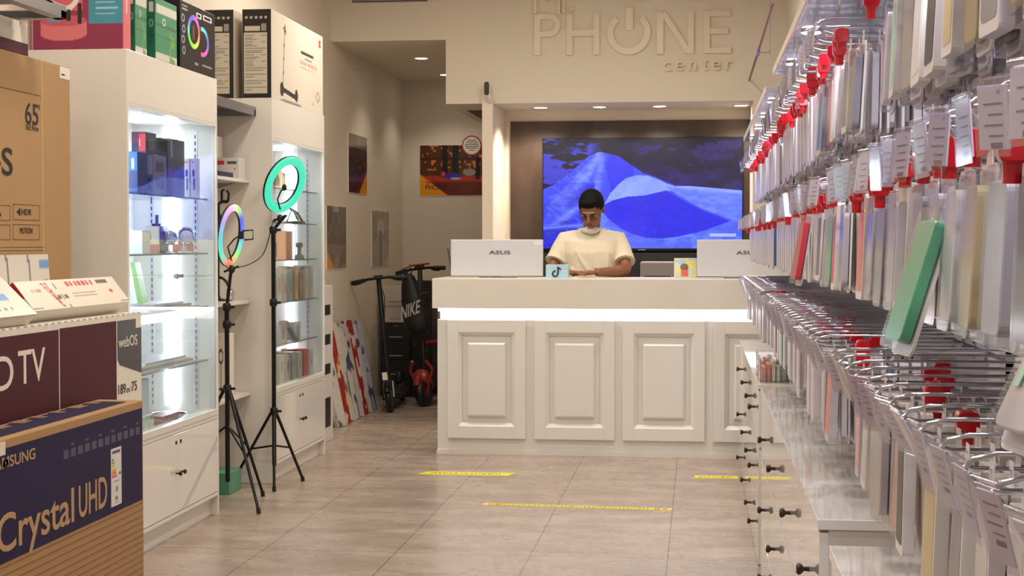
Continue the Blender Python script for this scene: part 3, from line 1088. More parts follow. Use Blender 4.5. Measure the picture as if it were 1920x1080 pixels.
# arms: picture-left arm (his right)
ARM_L = [(-.178, .03, 1.36), (-.232, -.01, 1.25), (-.268, -.07, 1.165)]
FORE_L = [(-.268, -.07, 1.165), (-.21, -.23, 1.155), (-.145, -.345, 1.158)]
ARM_R = [(.178, .03, 1.36), (.222, -.02, 1.25), (.240, -.09, 1.17)]
FORE_R = [(.240, -.09, 1.17), (.17, -.22, 1.158), (.055, -.33, 1.156)]
for arm, fore in ((ARM_L, FORE_L), (ARM_R, FORE_R)):
    body.tube(arm, [.042, .042, .040], 14)
    body.tube(fore, [.041, .036, .027], 14)
# hands
def hand(wr, d, side_v, curl):
    wr, d, sv = Vector(wr), Vector(d).normalized(), Vector(side_v).normalized()
    up = Vector((0, 0, 1))
    R = Matrix((sv, d, up)).transposed()
    body.ell(wr + d * .045, (.040, .052, .016), 16, 10, R)
    L_ = [.066, .076, .072, .056]
    for k in range(4):
        base = wr + d * .082 + sv * (.030 - k * .019) + up * .002
        dd = d * 1.0
        p1 = base + dd * L_[k] * .45 + up * .004
        p2 = p1 + dd * L_[k] * .33 - up * (.008 + curl)
        p3 = p2 + dd * L_[k] * .2 - up * (.010 + curl)
        body.tube([base - d * .02, base, p1, p2, p3], [.0095, .0095, .0088, .008, .0068], 10)
    tb = wr + d * .025 + sv * .034
    body.tube([tb - sv * .012, tb + sv * .012 + d * .018, tb + sv * .018 + d * .045, tb + sv * .016 + d * .062 - up * .006], [.013, .0115, .010, .008], 10)


hand((-.145, -.345, 1.158), (.85, -.5, -.05), (.5, .85, 0), .002)
hand((.055, -.33, 1.156), (-.95, -.28, -.05), (-.28, .95, 0), .003)
remesh(body, 'body', SKIN, man, .0052, 3)

# t-shirt
sh = MB()


def ring_loft(mb, rings, n=28):
    vs = []
    for (cx, cy, cz, rx_, ry_) in rings:
        for k in range(n):
            a = 2 * PI * k / n
            ca, sa = math.cos(a), math.sin(a)
            e_ = .8
            vs.append((cx + rx_ * math.copysign(abs(ca) ** e_, ca), cy + ry_ * math.copysign(abs(sa) ** e_, sa), cz))
    fs = []
    for i in range(len(rings) - 1):
        for k in range(n):
            fs.append((i * n + k, i * n + (k + 1) % n, (i + 1) * n + (k + 1) % n, (i + 1) * n + k))
    mb.add(vs, fs, True)
    mb.add(vs[:n], [tuple(reversed(range(n)))])
    mb.add(vs[-n:], [tuple(range(n))])


ring_loft(sh, [(0, .02, .88, .175, .125), (0, .015, 1.0, .172, .128), (0, .01, 1.15, .178, .13), (0, .01, 1.28, .195, .135), (0, .02, 1.36, .20, .122), (0, .028, 1.398, .165, .10), (0, .026, 1.425, .115, .088), (0, .020, 1.45, .080, .078)])
for sg, arm in ((-1, ARM_L), (1, ARM_R)):
    p0, p1, p2 = [Vector(p) for p in arm]
    cuff = p1.lerp(p2, .35)
    sh.tube([(sg * .10, .03, 1.365), tuple(p0 + Vector((sg * .004, 0, -.004))), tuple(p0.lerp(p1, .5)), tuple(p1), tuple(cuff)], [.074, .072, .068, .066, .070], 18)
# folds
for (x0, z0, x1, z1) in ((-.10, 1.30, .02, 1.10), (.03, 1.27, .09, 1.05), (-.14, 1.2, -.05, 1.0), (.13, 1.24, .16, 1.02)):
    sh.tube([(x0, -.112, z0), ((x0 + x1) / 2, -.122, (z0 + z1) / 2), (x1, -.112, z1)], [.006, .013, .006], 8)
shirt = remesh(sh, 'tshirt', SHIRT, man, .0062, 5)
MB().tube([(0.072 * math.cos(a), .02 + .068 * math.sin(a) - .012, 1.444 - .012 * math.cos(a + PI / 2) * -1 - .006) for a in np.linspace(0, 2 * PI, 28)[:-1]], .0065, 8, closed=True).build('collar', SHIRT, shirt)
MB().prism(rrect(.105, .11, .012, 3), (.075, -.128, 1.235), (1, 0, 0), (0, .0, 1), (0, .012, 0)).build('chest_pocket', SHIRT, shirt, bevel=.002)
for sg, arm in ((-1, ARM_L), (1, ARM_R)):
    p1, p2 = Vector(arm[1]), Vector(arm[2])
    d = (p2 - p1).normalized()
    c_ = p1.lerp(p2, .35)
    s_ = d.cross(Vector((0, 1, 0))).normalized()
    w_ = d.cross(s_)
    MB().tube([c_ + (s_ * math.cos(a) + w_ * math.sin(a)) * .066 for a in np.linspace(0, 2 * PI, 24)[:-1]], .0055, 6, closed=True).build('sleeve_hem', SHIRT, shirt)
# trousers
tr = MB()
tr.tube([(0, .02, .96), (0, .02, .86)], [.155, .15], 20)
for sg in (-1, 1):
    tr.tube([(sg * .08, .02, .88), (sg * .10, .0, .5), (sg * .11, .03, .10)], [.10, .082, .066], 16)
remesh(tr, 'trousers', mat('dark_trousers', (32, 34, 44), .8), man, .01, 3)
# hair cap
RI = HR.transposed()


def keep_hair(p):
    q = RI @ (p - HC)
    front = q.y < -.02
    lim = .060 if q.y < -.055 else (.056 if front else (-.012 if q.y < .04 else -.045))
    if abs(q.x) > .060 and q.y < .03:
        lim = .018 if q.y > -.035 else .04
    return q.z > lim


hr = MB().ell(hp(0, .014, .040), (.0815, .0995, .0945), 40, 30, HR, keep_hair)
ho = hr.build('hair', HAIR, man)
so = ho.modifiers.new('thick', 'SOLIDIFY')
so.thickness = .008
so.offset = 0
MB().ell(hp(.0, -.052, .092), (.058, .034, .024), 24, 14, HR).build('fringe', HAIR, ho)
# glasses
gl = MB()
for sg in (-1, 1):
    gl.tube([hp(sg * .031 + .026 * math.cos(a), -.104 + .01 * abs(math.cos(a)), -.008 + .018 * math.sin(a)) for a in np.linspace(0, 2 * PI, 20)[:-1]], .0018, 6, closed=True)
    gl.tube([hp(sg * .057, -.094, -.004), hp(sg * .078, -.03, .0), hp(sg * .083, .015, .0)], .0018, 6)
gl.tube([hp(-.006, -.104, -.004), hp(.006, -.104, -.004)], .0018, 6)
gl.build('glasses', BLACK, man)
for sg in (-1, 1):
    MB().ell(hp(sg * .030, -.088, -.004), (.013, .010, .009), 12, 8, HR).build('eye', mat('eyelid', (112, 72, 54), .5), man)
    MB().tube([hp(sg * (.018), -.0975, -.008), hp(sg * .030, -.0985, -.0115), hp(sg * .043, -.095, -.008)], .0016, 6).build('eyelashes', HAIR, man)
    MB().tube([hp(sg * .014, -.098, .018), hp(sg * .032, -.098, .025), hp(sg * .052, -.086, .019)], [.002, .0035, .002], 6).build('eyebrow', HAIR, man)
MB().tube([hp(-.022, -.0955, -.064), hp(0, -.0985, -.0645), hp(.022, -.0955, -.064)], .0022, 6).build('mouth', mat('lips', (104, 56, 48), .5), man)
# mask pulled down under the chin
mk = MB()
mk.ell((0.004, -.062, 1.435), (.056, .040, .026), 20, 12, Euler((.5, 0, 0)).to_matrix())
mk.build('face_mask', mat('white_mask', (222, 216, 206), .8), man)
MB().tube([(-.078, .01, 1.46), (-.055, -.08, 1.415), (0, -.112, 1.395), (.055, -.08, 1.415), (.078, .01, 1.46)], .0025, 6).build('neck_cord', mat('grey_cord', (120, 110, 96), .6), man)

# phone lying under his hands
t = thing('mobile_phone', 'small white phone lying on the counter between the man\'s hands', 'phone', (-.83, 10.05, ctop))
MB().prism(rrect(.072, .15, .01), (0, 0, .0), (.9, .4, 0), (-.4, .9, 0), (0, 0, .008)).build('phone_body', mat('phone_white', (224, 224, 224), .2), t)

# ================================================================== GLASS DISPLAY CABINETS
CFX = -2.36
CTOP = 2.155


def cabinet(y0, y1, label, shelf_z, name='display_cabinet'):
    t = thing(name, label, 'cabinet', (CFX - .2, (y0 + y1) / 2, 0))
    ox, oy = CFX - .2, (y0 + y1) / 2
    a, b_ = y0 - oy, y1 - oy
    xf, xb = CFX - ox, LX - ox + .004
    P = .02
    # carcass: sides, top box, base, back
    m = MB()
    m.box((xb, a, 0), (xf, a + P, CTOP))
    m.box((xb, b_ - P, 0), (xf, b_, CTOP))
    m.box((xb, a + P, 1.935), (xf, b_ - P, CTOP))
    m.box((xb, a + P, .48), (xf, b_ - P, .503))
    m.box((xb, a + P, .10), (xf - .02, b_ - P, .12))
    m.box((xb, a + P, 0), (xb + .012, b_ - P, 1.935))
    m.build('carcass', WHITE, t, bevel=.002)
    MB().box((xf - .055, a + P, 0), (xf - .04, b_ - P, .10)).build('plinth', WHITE, t)
    MB().box((xf - .02, a + P, .103), (xf + .004, b_ - P, .118)).build('base_rail', WHITE, t)
    MB().box((xf - .05, a + P, .503), (xf + .004, b_ - P, .53)).build('door_track', mat('track_white', (224, 222, 214), .3), t)
    MB().box((xf - .05, a + P, 1.92), (xf, b_ - P, 1.935)).build('door_track', mat('track_white', (224, 222, 214), .3), t)
    # doors
    mid = (a + b_) / 2
    for k, (d0, d1) in enumerate(((a + P + .002, mid - .001), (mid + .001, b_ - P - .002))):
        d = MB().box((xf - .018, d0, .122), (xf + .002, d1, .478)).build('door', WHITE_G, t, bevel=.0015)
        ky = (d1 - .03) if k == 0 else (d0 + .03)
        MB().lathe([(.004, .002), (.004, .014), (.010, .018), (.011, .026), (.004, .03)], 12, axis='X', c=(xf, ky, .30)).build('knob', mat('dark_bronze', (58, 48, 42), .35, metal=.7), d)
        MB().lathe([(.009, .002), (.009, .005), (.003, .0055)], 12, axis='X', c=(xf, ky, .44)).build('lock', mat('dark_bronze', (58, 48, 42), .35, metal=.7), d)
    for k, (d0, d1, dx) in enumerate(((a + P, mid + .03, -.034), (mid - .03, b_ - P, -.012))):
        g = MB().box((xf + dx, d0, .53), (xf + dx + .005, d1, 1.92)).build('glass_door', GLASS, t)
        if k == 1:
            MB().box((xf + dx + .004, mid - .03, 1.19), (xf + dx + .02, mid + .07, 1.205)).box((xf + dx + .012, mid - .035, 1.185), (xf + dx + .024, mid - .015, 1.21)).build('cabinet_lock', STEEL, g)
    # slotted rails on the end panel and back
    for (rx_, ry_) in ((-.105, 1), (-.33, 1), (-.105, -1), (-.33, -1)):
        m = MB()
        yy = (b_ - P) if ry_ > 0 else (a + P)
        m.box((xf + rx_ - .010, yy, .53), (xf + rx_ + .010, yy - ry_ * .004, 1.9))
        r_ = m.build('slotted_rail', mat('rail_white', (206, 206, 210), .35, metal=.3), t)
        m = MB()
        for q in range(42):
            m.box((xf + rx_ - .003, yy - ry_ * .004, .55 + q * .032), (xf + rx_ + .003, yy - ry_ * .0046, .568 + q * .032))
        m.build('rail_slots', INK, r_)
    # unseen tube added at the near end panel to brighten the goods' fronts
    MB().box((xf - .235, a + P + .001, .54), (xf - .205, a + P + .016, 1.92)).build('light_tube', LED, t)
    # far one and a round glow lamp inside the top
    MB().box((xf - .235, b_ - P - .016, .54), (xf - .205, b_ - P - .001, 1.92)).build('light_tube', LED, t)
    MB().lathe([(.11, 0), (.11, -.012), (.09, -.014)], 24, c=(xf - .22, b_ - .35, 1.935)).build('cabinet_lamp', mat('cabinet_glow', (255, 255, 255), .5, emit=(238, 238, 255), es=5), t)
    for z in shelf_z:
        g = MB().box((xb + .02, a + P + .004, z - .006), (xf - .045, b_ - P - .004, z)).build('glass_shelf', mat_clear('shelf_glass', (.86, .93, .93), .08, .02), t)
        MB().box((xf - .0455, a + P + .004, z - .007), (xf - .043, b_ - P - .004, z + .001)).build('shelf_edge', mat('glass_edge', (64, 92, 92), .2), g)
    return t


C1 = (6.205, 7.42)
C2 = (8.41, 9.62)
S1 = [1.565, 1.30, 1.04, .775]
S2 = [1.665, 1.468, 1.25, 1.003, .756]
cabinet(C1[0], C1[1], 'tall white lit glass cabinet nearer the camera, beside the television cartons', S1)
cabinet(C2[0], C2[1], 'tall white glass cabinet farther away, behind the mint ring light', S2)
# opaque lit shelf front in the near cabinet
t = thing('shelf_light', 'bright white light bar along the third shelf inside the nearer glass cabinet', 'light', (CFX - .06, (C1[0] + C1[1]) / 2, S1[2]))
MB().box((-.012, -.56, -.05), (.0, .56, -.008)).build('light_bar', mat('shelf_bar_glow', (250, 250, 255), .5, emit=(232, 238, 255), es=2.6), t)
# light from the cabinets' lamps and their added near tubes
for (a, b_) in (C1, C2):
    k = 1.0 if a < 7 else .55
    lamp('cabinet_light', 'AREA', (CFX - .22, b_ - .04, 1.23), 7 * k, COOL, size=.03, size_y=1.3, rot=(-PI / 2, 0, 0))
    lamp('cabinet_light', 'AREA', (CFX - .22, a + .04, 1.23), 3.5 * k, COOL, size=.03, size_y=1.3, rot=(PI / 2, 0, 0))  # lamp of the added, unseen near tube, lights the goods' fronts
    lamp('cabinet_top_light', 'AREA', (CFX - .22, b_ - .35, 1.915), 3 * k, COOL, size=.2)

# ------------------------------------------------------------------ cartons and goods
BOXN = 0


def carton(name, label, cat, x0, x1, y0, y1, z0, z1, colr, rotz=0, front=None, facefn=None, facefx=None, rough=.45, group=None, n=(24, 24)):
    """upright carton; front art on the camera side (-Y), side art on the aisle side (+X)"""
    cx_, cy_ = (x0 + x1) / 2, (y0 + y1) / 2
    t = thing(name, label, cat, (cx_, cy_, z0), (0, 0, rotz), group)
    hx, hy, hz = abs(x1 - x0) / 2, abs(y1 - y0) / 2, z1 - z0
    MB().box((-hx, -hy, 0), (hx, hy, hz)).build('carton', mat('card_%d_%d_%d' % colr, colr, rough), t, bevel=min(.0015, hx * .1))
    if facefn:
        art('printed_front', (-hx + .002, -hy - .0006, hz - .002), (2 * hx - .004, 0, 0), (0, 0, -hz + .004), n[0], n[1], facefn, ART, t)
    if facefx:
        art('printed_side', (hx + .0006, -hy + .002, hz - .002), (0, 2 * hy - .004, 0), (0, 0, -hz + .004), n[0], n[1], facefx, ART, t)
    return t


def two(c0, c1, cut=.5, vert=True, extra=None):
    def f(U, V):
        c = np.ones((len(U), 3)) * np.array(c0, float)
        c = blend(c, c1, (V if vert else U) > cut)
        if extra:
            for (u0, u1, v0, v1, cc) in extra:
                c = blend(c, cc, rect(U, V, u0, u1, v0, v1))
        return c
    return f


def plain(c0, extra=()):
    def f(U, V):
        c = np.ones((len(U), 3)) * np.array(c0, float)
        for (u0, u1, v0, v1, cc) in extra:
            c = blend(c, cc, rect(U, V, u0, u1, v0, v1))
        return c
    return f


def textrows(rows, colr, u0=.1, u1=.9, v0=.1, v1=.9, seed=1):
    rr = random.Random(seed)
    out = []
    for k in range(rows):
        v = v0 + (v1 - v0) * (k + .5) / rows
        h = (v1 - v0) / rows * .28
        out.append((u0, u0 + (u1 - u0) * rr.uniform(.6, 1), v - h, v + h, colr))
    return out


def goods(name, label, cat, p0, p1, Y, dep, z0, ytop, colr, **kw):
    a_, b_ = pt(p0, 300, Y=Y).x, min(pt(p1, 300, Y=Y).x, -2.407)
    ztop = ytop if ytop < 5 else pt((p0 + p1) / 2, ytop, Y=Y).z
    return carton(name, label, cat, a_, b_, Y, Y + dep, z0, ztop, colr, **kw)


# --- near cabinet, top shelf (z 1.565)
z = S1[0]
goods('speaker_box', 'small blue box at the left end of the near cabinet top shelf', 'box', 241, 258, 6.50, .12, z, 284, (30, 90, 160), facefn=two((40, 120, 190), (30, 60, 130), .45, extra=[(.3, .65, .15, .4, (210, 224, 240))]), facefx=plain((26, 50, 110)))
goods('speaker_box', 'violet-grey box with earphone pictures under the red and black box', 'box', 259, 288, 6.64, .17, z, 290, (110, 104, 150), facefn=two((150, 142, 180), (96, 88, 150), .5, extra=[(.12, .42, .6, .9, (50, 50, 100)), (.55, .88, .6, .9, (50, 50, 100)), (.1, .4, .1, .4, (90, 84, 120))]), facefx=plain((120, 112, 160), [(.2, .8, .15, .4, (70, 64, 100)), (.2, .8, .6, .85, (70, 64, 100))]), rough=.3)
ztop = pt(273, 290, Y=6.64).z + .001
goods('speaker_box', 'red and black square box on top of the violet-grey box in the near cabinet', 'box', 247, 274, 6.66, .13, ztop, 247, (60, 30, 60), facefn=two((110, 36, 80), (50, 44, 96), .5, extra=[(.5, 1, .08, .85, (240, 44, 60)), (.54, .60, .3, .65, (250, 230, 230))]), facefx=plain((40, 30, 44), [(.25, .75, .25, .75, (96, 80, 90))]), rough=.3)
goods('speaker_box', 'tall black box with red lower half beside the light tube in the near cabinet', 'box', 291, 314, 6.94, .15, z, 258, (20, 20, 24), facefn=two((18, 18, 22), (226, 44, 84), .5, extra=[(.5, 1, .5, 1, (70, 50, 190))]), facefx=two((22, 20, 26), (60, 40, 150), .5), rough=.3)
goods('speaker_box', 'black box with blue lower half right of the taller black box', 'box', 318, 334, 7.10, .09, z, 263, (26, 24, 32), facefn=two((26, 26, 30), (50, 50, 190), .45), facefx=two((30, 28, 36), (40, 40, 150), .45), rough=.3)
for k, (p_, lb) in enumerate(((344, 'left of a pair'), (357, 'right of a pair'))):
    goods('earphone_box', 'slim white box with blue earphones on the near cabinet top shelf, ' + lb, 'box', p_, p_ + 11.5, 7.24, .05, z, 297, (226, 222, 234), facefn=plain((232, 226, 236), [(.3, .7, .28, .44, (60, 60, 170)), (.45, .75, .5, .8, (50, 50, 160)), (.12, .6, .06, .12, (220, 90, 80))]), facefx=plain((206, 200, 222)))
# --- second shelf
z = S1[1]
goods('gadget_box', 'white box at the left of the second shelf in the near cabinet', 'box', 243, 266, 6.52, .10, z, 432, (230, 230, 224), facefn=plain((230, 232, 226), [(0, 1, .55, 1, (206, 216, 208))]))
goods('gadget_box', 'tan and red box on the second shelf with a black strap on top', 'box', 272, 298, 6.86, .12, z, 424, (190, 170, 140), facefn=two((224, 206, 166), (190, 84, 70), .66, extra=[(.1, .4, .3, .5, (90, 80, 80))]), facefx=plain((70, 62, 70)))
goods('gadget_box', 'flat red-brown box behind the chrome lamps of the second shelf', 'box', 322, 350, 7.24, .10, z, z + .045, (190, 100, 88))
t = thing('strap', 'black strap loop standing on the tan and red box', 'strap', (pt(290, 424, Y=6.9).x, 6.92, pt(290, 424, Y=6.9).z))
MB().box((-.014, -.02, 0), (.014, .02, .012)).box((-.002, -.006, .012), (.010, .004, .052)).build('loop', BLACK, t)
for k, (x_, y_, a_, lb) in enumerate(((-2.462, 6.98, -.5, 'left'), (-2.44, 7.16, .6, 'right'))):
    t = thing('desk_lamp', 'chrome and white round desk lamp on the second shelf of the near cabinet, %s one' % lb, 'lamp', (x_, y_, z), (0, 0, a_))
    MB().lathe([(.036, 0), (.036, .006), (.012, .012), (.008, .04)], 20).build('foot', WHITE_G, t)
    m = MB().lathe([(.018, -.045), (.034, -.03), (.042, .03), (.044, .035), (.036, .036), (.034, .02)], 24, axis='Y')
    m.xform(Matrix.Translation((0, 0, .075)) @ Matrix.Rotation(PI, 4, 'Z') @ Matrix.Rotation(.2, 4, 'X'))
    m.build('shade', CHROME, t)
    MB().lathe([(.034, 0), (.034, -.004), (.01, -.006)], 20, axis='Y').xform(Matrix.Translation((0, -.028, .075))).build('lens_face', PAPER, t)
# --- third shelf z 1.04 : leaning items
z = S1[2]
for k, (x_, y_, hgt, colr, lean, lb) in enumerate(((-2.50, 6.42, .16, (206, 212, 220), .10, 'white packet leaning at the far left of the third shelf'), (-2.55, 6.62, .185, (214, 218, 226), .12, 'pale blue-white packet leaning on the third shelf of the near cabinet'), (-2.53, 6.72, .21, (226, 228, 222), .12, 'white-edged packet leaning against the green one'), (-2.50, 6.78, .22, (120, 200, 66), .12, 'bright green packet leaning on the third shelf of the near cabinet'))):
    t = thing('leaning_packet', lb, 'packet', (x_, y_, z), (0, 0, .15))
    m = MB().box((-.05, -.008, 0), (.05, .008, hgt))
    m.v = [(v[0], v[1] + v[2] * .0, v[2]) for v in m.v]
    m = MB().box((-.010, -.06, 0), (.010, .06, hgt))
    m.v = [(v[0] - v[2] * lean * 1.6, v[1], v[2]) for v in m.v]
    m.build('packet', mat('packet_%d' % k, colr, .3), t)
for k in range(3):
    carton('flat_tray', ['lowest', 'middle', 'topmost'][k] + ' of the flat white trays stacked on the third shelf of the near cabinet', 'tray', -2.66 + k * .01, -2.415, 6.6 + k * .03, 7.3 - k * .12, z + .0 + k * .012, z + .0105 + k * .012, (206, 204, 208) if k != 1 else (150, 148, 156))
# --- fourth shelf
z = S1[3]
for k in range(4):
    carton('flat_tray', ['lowest', 'second', 'third', 'topmost'][k] + ' flat grey gadget tray stacked on the fourth shelf of the near cabinet', 'tray', -2.68 + k * .015, -2.415, 6.40 + k * .05, 7.25 - k * .05, z + k * .011, z + .010 + k * .011, [(214, 212, 214), (150, 150, 158), (222, 220, 222), (190, 188, 194)][k])
t = carton('white_leaflet', 'white folded card standing at the left of the fourth shelf', 'card', -2.60, -2.59, 6.45, 6.60, z + .045, z + .2, (228, 228, 234), facefn=plain((228, 228, 234)))
# --- floor of near cabinet
z = .503
carton('router_box', 'blue and white box on the bottom shelf of the near cabinet', 'box', -2.68, -2.46, 6.62, 6.72, z, z + .235, (196, 208, 226), facefn=two((96, 170, 226), (206, 216, 232), .28, extra=[(.7, .9, .4, .42, (255, 255, 255)), (.68, .9, .48, .5, (255, 255, 255)), (.66, .9, .56, .58, (255, 255, 255))]))
carton('red_box', 'flat dark red box on the bottom shelf of the near cabinet', 'box', -2.50, -2.42, 6.78, 7.0, z, z + .055, (150, 26, 36))
for k in range(4):
    carton('cable_packet', ['first', 'second', 'third', 'fourth'][k] + ' from left of the green-edged packets on the near cabinet bottom shelf', 'packet', -2.415 - .012, -2.415 + .012, 6.36 + k * .07, 6.36 + k * .07 + .05, z, z + .085, (206, 214, 206), facefn=plain((206, 214, 206), [(0, 1, 0, .25, (110, 150, 96))]), facefx=plain((214, 220, 212), [(0, 1, 0, .22, (110, 150, 96))]))
t = thing('chrome_bowl', 'low chrome dish near the back of the near cabinet bottom shelf', 'dish', (-2.52, 7.15, z))
MB().lathe([(.05, 0), (.085, .03), (.088, .032), (.05, .004)], 24).build('dish', CHROME, t)

# --- far cabinet contents, shelf by shelf
z = S2[0]
carton('gadget_box', 'dark red and black box on the top shelf of the far cabinet', 'box', -2.58, -2.46, 8.9, 9.05, z, z + .10, (110, 30, 40), facefn=two((60, 50, 60), (150, 36, 48), .6))
t = thing('massager', 'cream curved gadget lying on the top shelf of the far cabinet', 'gadget', (-2.45, 8.72, z))
MB().tube([(-.05, 0, .10), (.0, 0, .118), (.04, 0, .10), (.06, 0, .06), (.062, 0, .012)], [.008, .013, .014, .014, .018], 12).build('arm', mat('cream_plastic', (222, 206, 164), .35), t)
MB().lathe([(.035, 0), (.035, .012), (.01, .016)], 18, c=(.05, 0, 0)).build('foot', mat('cream_plastic', (222, 206, 164), .35), t)
z = S2[1]
t = thing('folded_stand', 'black folding stand on the second shelf of the far cabinet', 'stand', (-2.45, 9.2, z))
MB().box((-.05, -.05, 0), (.06, .05, .012)).tube([(-.04, 0, .01), (-.01, 0, .09), (.03, 0, .02)], .007, 8).tube([(-.035, .02, .095), (.02, .02, .06), (.05, .02, .012)], .008, 8).build('frame', BLACK, t)
t = carton('small_device', 'small red and white device left on the second shelf of the far cabinet', 'gadget', -2.52, -2.46, 8.86, 8.92, z, z + .05, (150, 120, 116), facefn=two((200, 190, 186), (160, 60, 60), .5))
z = S2[2]
carton('orange_box', 'large orange box on the third shelf of the far cabinet', 'box', -2.62, -2.43, 8.95, 9.1, z, z + .17, (236, 140, 50), facefn=plain((238, 142, 54), [(.45, .70, .35, .95, (30, 28, 34))]), facefx=plain((226, 130, 46)))
t = thing('small_tripod', 'little grey gadget standing right on the third shelf of the far cabinet', 'gadget', (-2.435, 9.28, z))
MB().lathe([(.03, 0), (.03, .02), (.012, .03), (.012, .07), (.022, .075), (.02, .1)], 12).build('body', GREYP, t)
z = S2[3]
cols = [(196, 176, 170), (214, 208, 198), (206, 204, 196), (170, 166, 158), (186, 206, 220), (222, 168, 110), (150, 120, 96), (214, 200, 180), (196, 190, 186)]
pos = ['first', 'second', 'third', 'fourth', 'fifth', 'sixth', 'seventh', 'eighth', 'ninth']
for k in range(9):
    yy = 8.46 + k * .125
    carton('upright_box', pos[k] + ' from left of the slim upright boxes on the far cabinet fourth shelf', 'box', -2.52, -2.415, yy, yy + .085, z, z + .165 + .02 * (k % 3), cols[k], facefn=plain(cols[k], [(.15, .85, .3, .6, tuple(int(v * .75) for v in cols[k]))]), facefx=plain(cols[k], [(.15, .85, .3, .7, tuple(int(v * .8) for v in cols[(k + 3) % 9]))]))
z = S2[4]
for k in range(3):
    yy = 8.5 + k * .33
    carton('gadget_box', ['left', 'middle', 'right'][k] + ' white gadget box on the fifth shelf of the far cabinet', 'box', -2.6, -2.44, yy, yy + .16, z, z + .11 + .03 * (k == 0), (204, 200, 198), facefn=plain((206, 202, 200), [(.2, .7, .25, .7, (130, 110, 110))]), facefx=plain((210, 206, 204), [(.3, .8, .2, .8, [(150, 90, 84), (110, 110, 116), (140, 140, 150)][k])]))
t = thing('handheld_gimbal', 'dark handheld gimbal lying on the fifth shelf of the far cabinet', 'gadget', (-2.43, 9.05, z))
MB().tube([(0, -.15, .115), (0, -.05, .09), (0, .12, .015)], [.018, .014, .02], 10).box((-.02, -.19, .09), (.02, -.12, .135)).build('handle', GREYP, t)
z = .503
for k in range(8):
    yy = 8.46 + k * .14
    cc = [(206, 200, 196), (190, 186, 182), (214, 206, 200), (200, 196, 192), (176, 172, 170), (190, 186, 184), (206, 60, 70), (214, 206, 200)][k]
    carton('flat_box', pos[k] + ' from left of the upright boxes on the far cabinet bottom shelf', 'box', -2.56, -2.415, yy, yy + .10, z, z + .19 - .01 * (k % 2), cc, facefn=plain(cc), facefx=plain(cc, [(.3, .7, .2, .5, (150, 60, 70) if k % 3 == 0 else (150, 146, 150))]))
carton('pink_board', 'pink backing box behind the bottom shelf boxes of the far cabinet', 'box', -2.70, -2.60, 8.9, 9.5, z, z + .235, (224, 120, 140))

# ------------------------------------------------------------------ on top of the cabinets
def f_pink(U, V):
    c = np.ones((len(U), 3)) * np.array([146, 50, 82.])
    c = blend(c, (216, 96, 110), ((V < .45) & (U < .56)) * 1.)
    c = blend(c, (222, 120, 128), rect(U, V, .08, .60, .62, .78))
    c = blend(c, (222, 120, 128), disc(U, V, .34, .78, .26, .1))
    c = blend(c, (200, 90, 104), disc(U, V, .34, .60, .26, .08))
    c = blend(c, (232, 226, 226), ringm(U, V, .34, .18, .17, .26, .16))
    c = blend(c, (30, 20, 28), rect(U, V, .50, .55, .36, .64))
    c = blend(c, (30, 20, 28), rect(U, V, .38, .42, .44, .6))
    c = blend(c, (96, 150, 180), rect(U, V, .16, .30, .55, .62))
    c = blend(c, (66, 150, 172), ((U > .62) | ((U > .56) & (V < .3))) & (V < .64))
    for k in range(6):
        c = blend(c, (170, 205, 215), rect(U, V, .70, .95 - .03 * (k % 2), .1 + k * .08, .12 + k * .08))
    return c


carton('ring_light_box', 'pink and teal ring light box on top of the nearer glass cabinet', 'box', -2.77, -2.377, 6.215, 6.30, CTOP, CTOP + .30, (216, 110, 122), facefn=f_pink, facefx=plain((226, 120, 128), textrows(1, (240, 220, 220), .4, .6, .1, .6)), n=(90, 70))


def f_green(U, V):
    c = np.ones((len(U), 3)) * np.array([74, 148, 112.])
    c = blend(c, (214, 214, 200), (V > .1 + U * .0) & (V < .24) & (U > .05))
    c = blend(c, (214, 214, 206), V > .88)
    c = blend(c, (120, 170, 90), (vnoise(U, V, 6, 31) > .6) & (U > .65) & (V > .35))
    c = blend(c, (60, 122, 92), ((V > .4) & (V < .45)) | ((V > .6) & (V < .63)))
    c = blend(c, (200, 214, 206), ringm(U, V, .4, .36, .07, .05, .25))
    return c


def f_spine(U, V):
    c = np.ones((len(U), 3)) * np.array([38, 104, 80.])
    c = blend(c, (206, 206, 190), rect(U, V, .2, .8, .08, .24))
    c = blend(c, (120, 170, 150), ringm(U, V, .5, .42, .25, .05, .3))
    for k in range(4):
        c = blend(c, (20, 66, 52), rect(U, V, .3, .8, .55 + k * .05, .57 + k * .05))
    return c


carton('green_box', 'narrow dark green box right behind the pink box on the near cabinet', 'box', -2.46, -2.425, 6.31, 6.5, CTOP, CTOP + .29, (22, 74, 56), facefn=f_spine, n=(12, 50))
carton('green_box', 'green upright box with pale spine label, second from the pink box', 'box', -2.415, -2.38, 6.36, 6.50, CTOP, CTOP + .275, (44, 116, 88), facefn=f_spine, n=(14, 50), facefx=f_green)
carton('green_box', 'widest green upright box with white label, beside the black ring light carton', 'box', -2.40, -2.363, 6.56, 6.84, CTOP, CTOP + .27, (62, 136, 104), facefn=f_spine, facefx=f_green, n=(40, 50))
for k in range(2):
    carton('dark_binder', ['left', 'right'][k] + ' dark grey box standing behind the green boxes on the near cabinet', 'box', -2.50 - k * .0, -2.44, 6.62 + k * .17, 6.75 + k * .17, CTOP, CTOP + .31, (70, 66, 62), facefn=plain((44, 44, 44), [(.25, .8, .05, .35, (190, 182, 168))]))


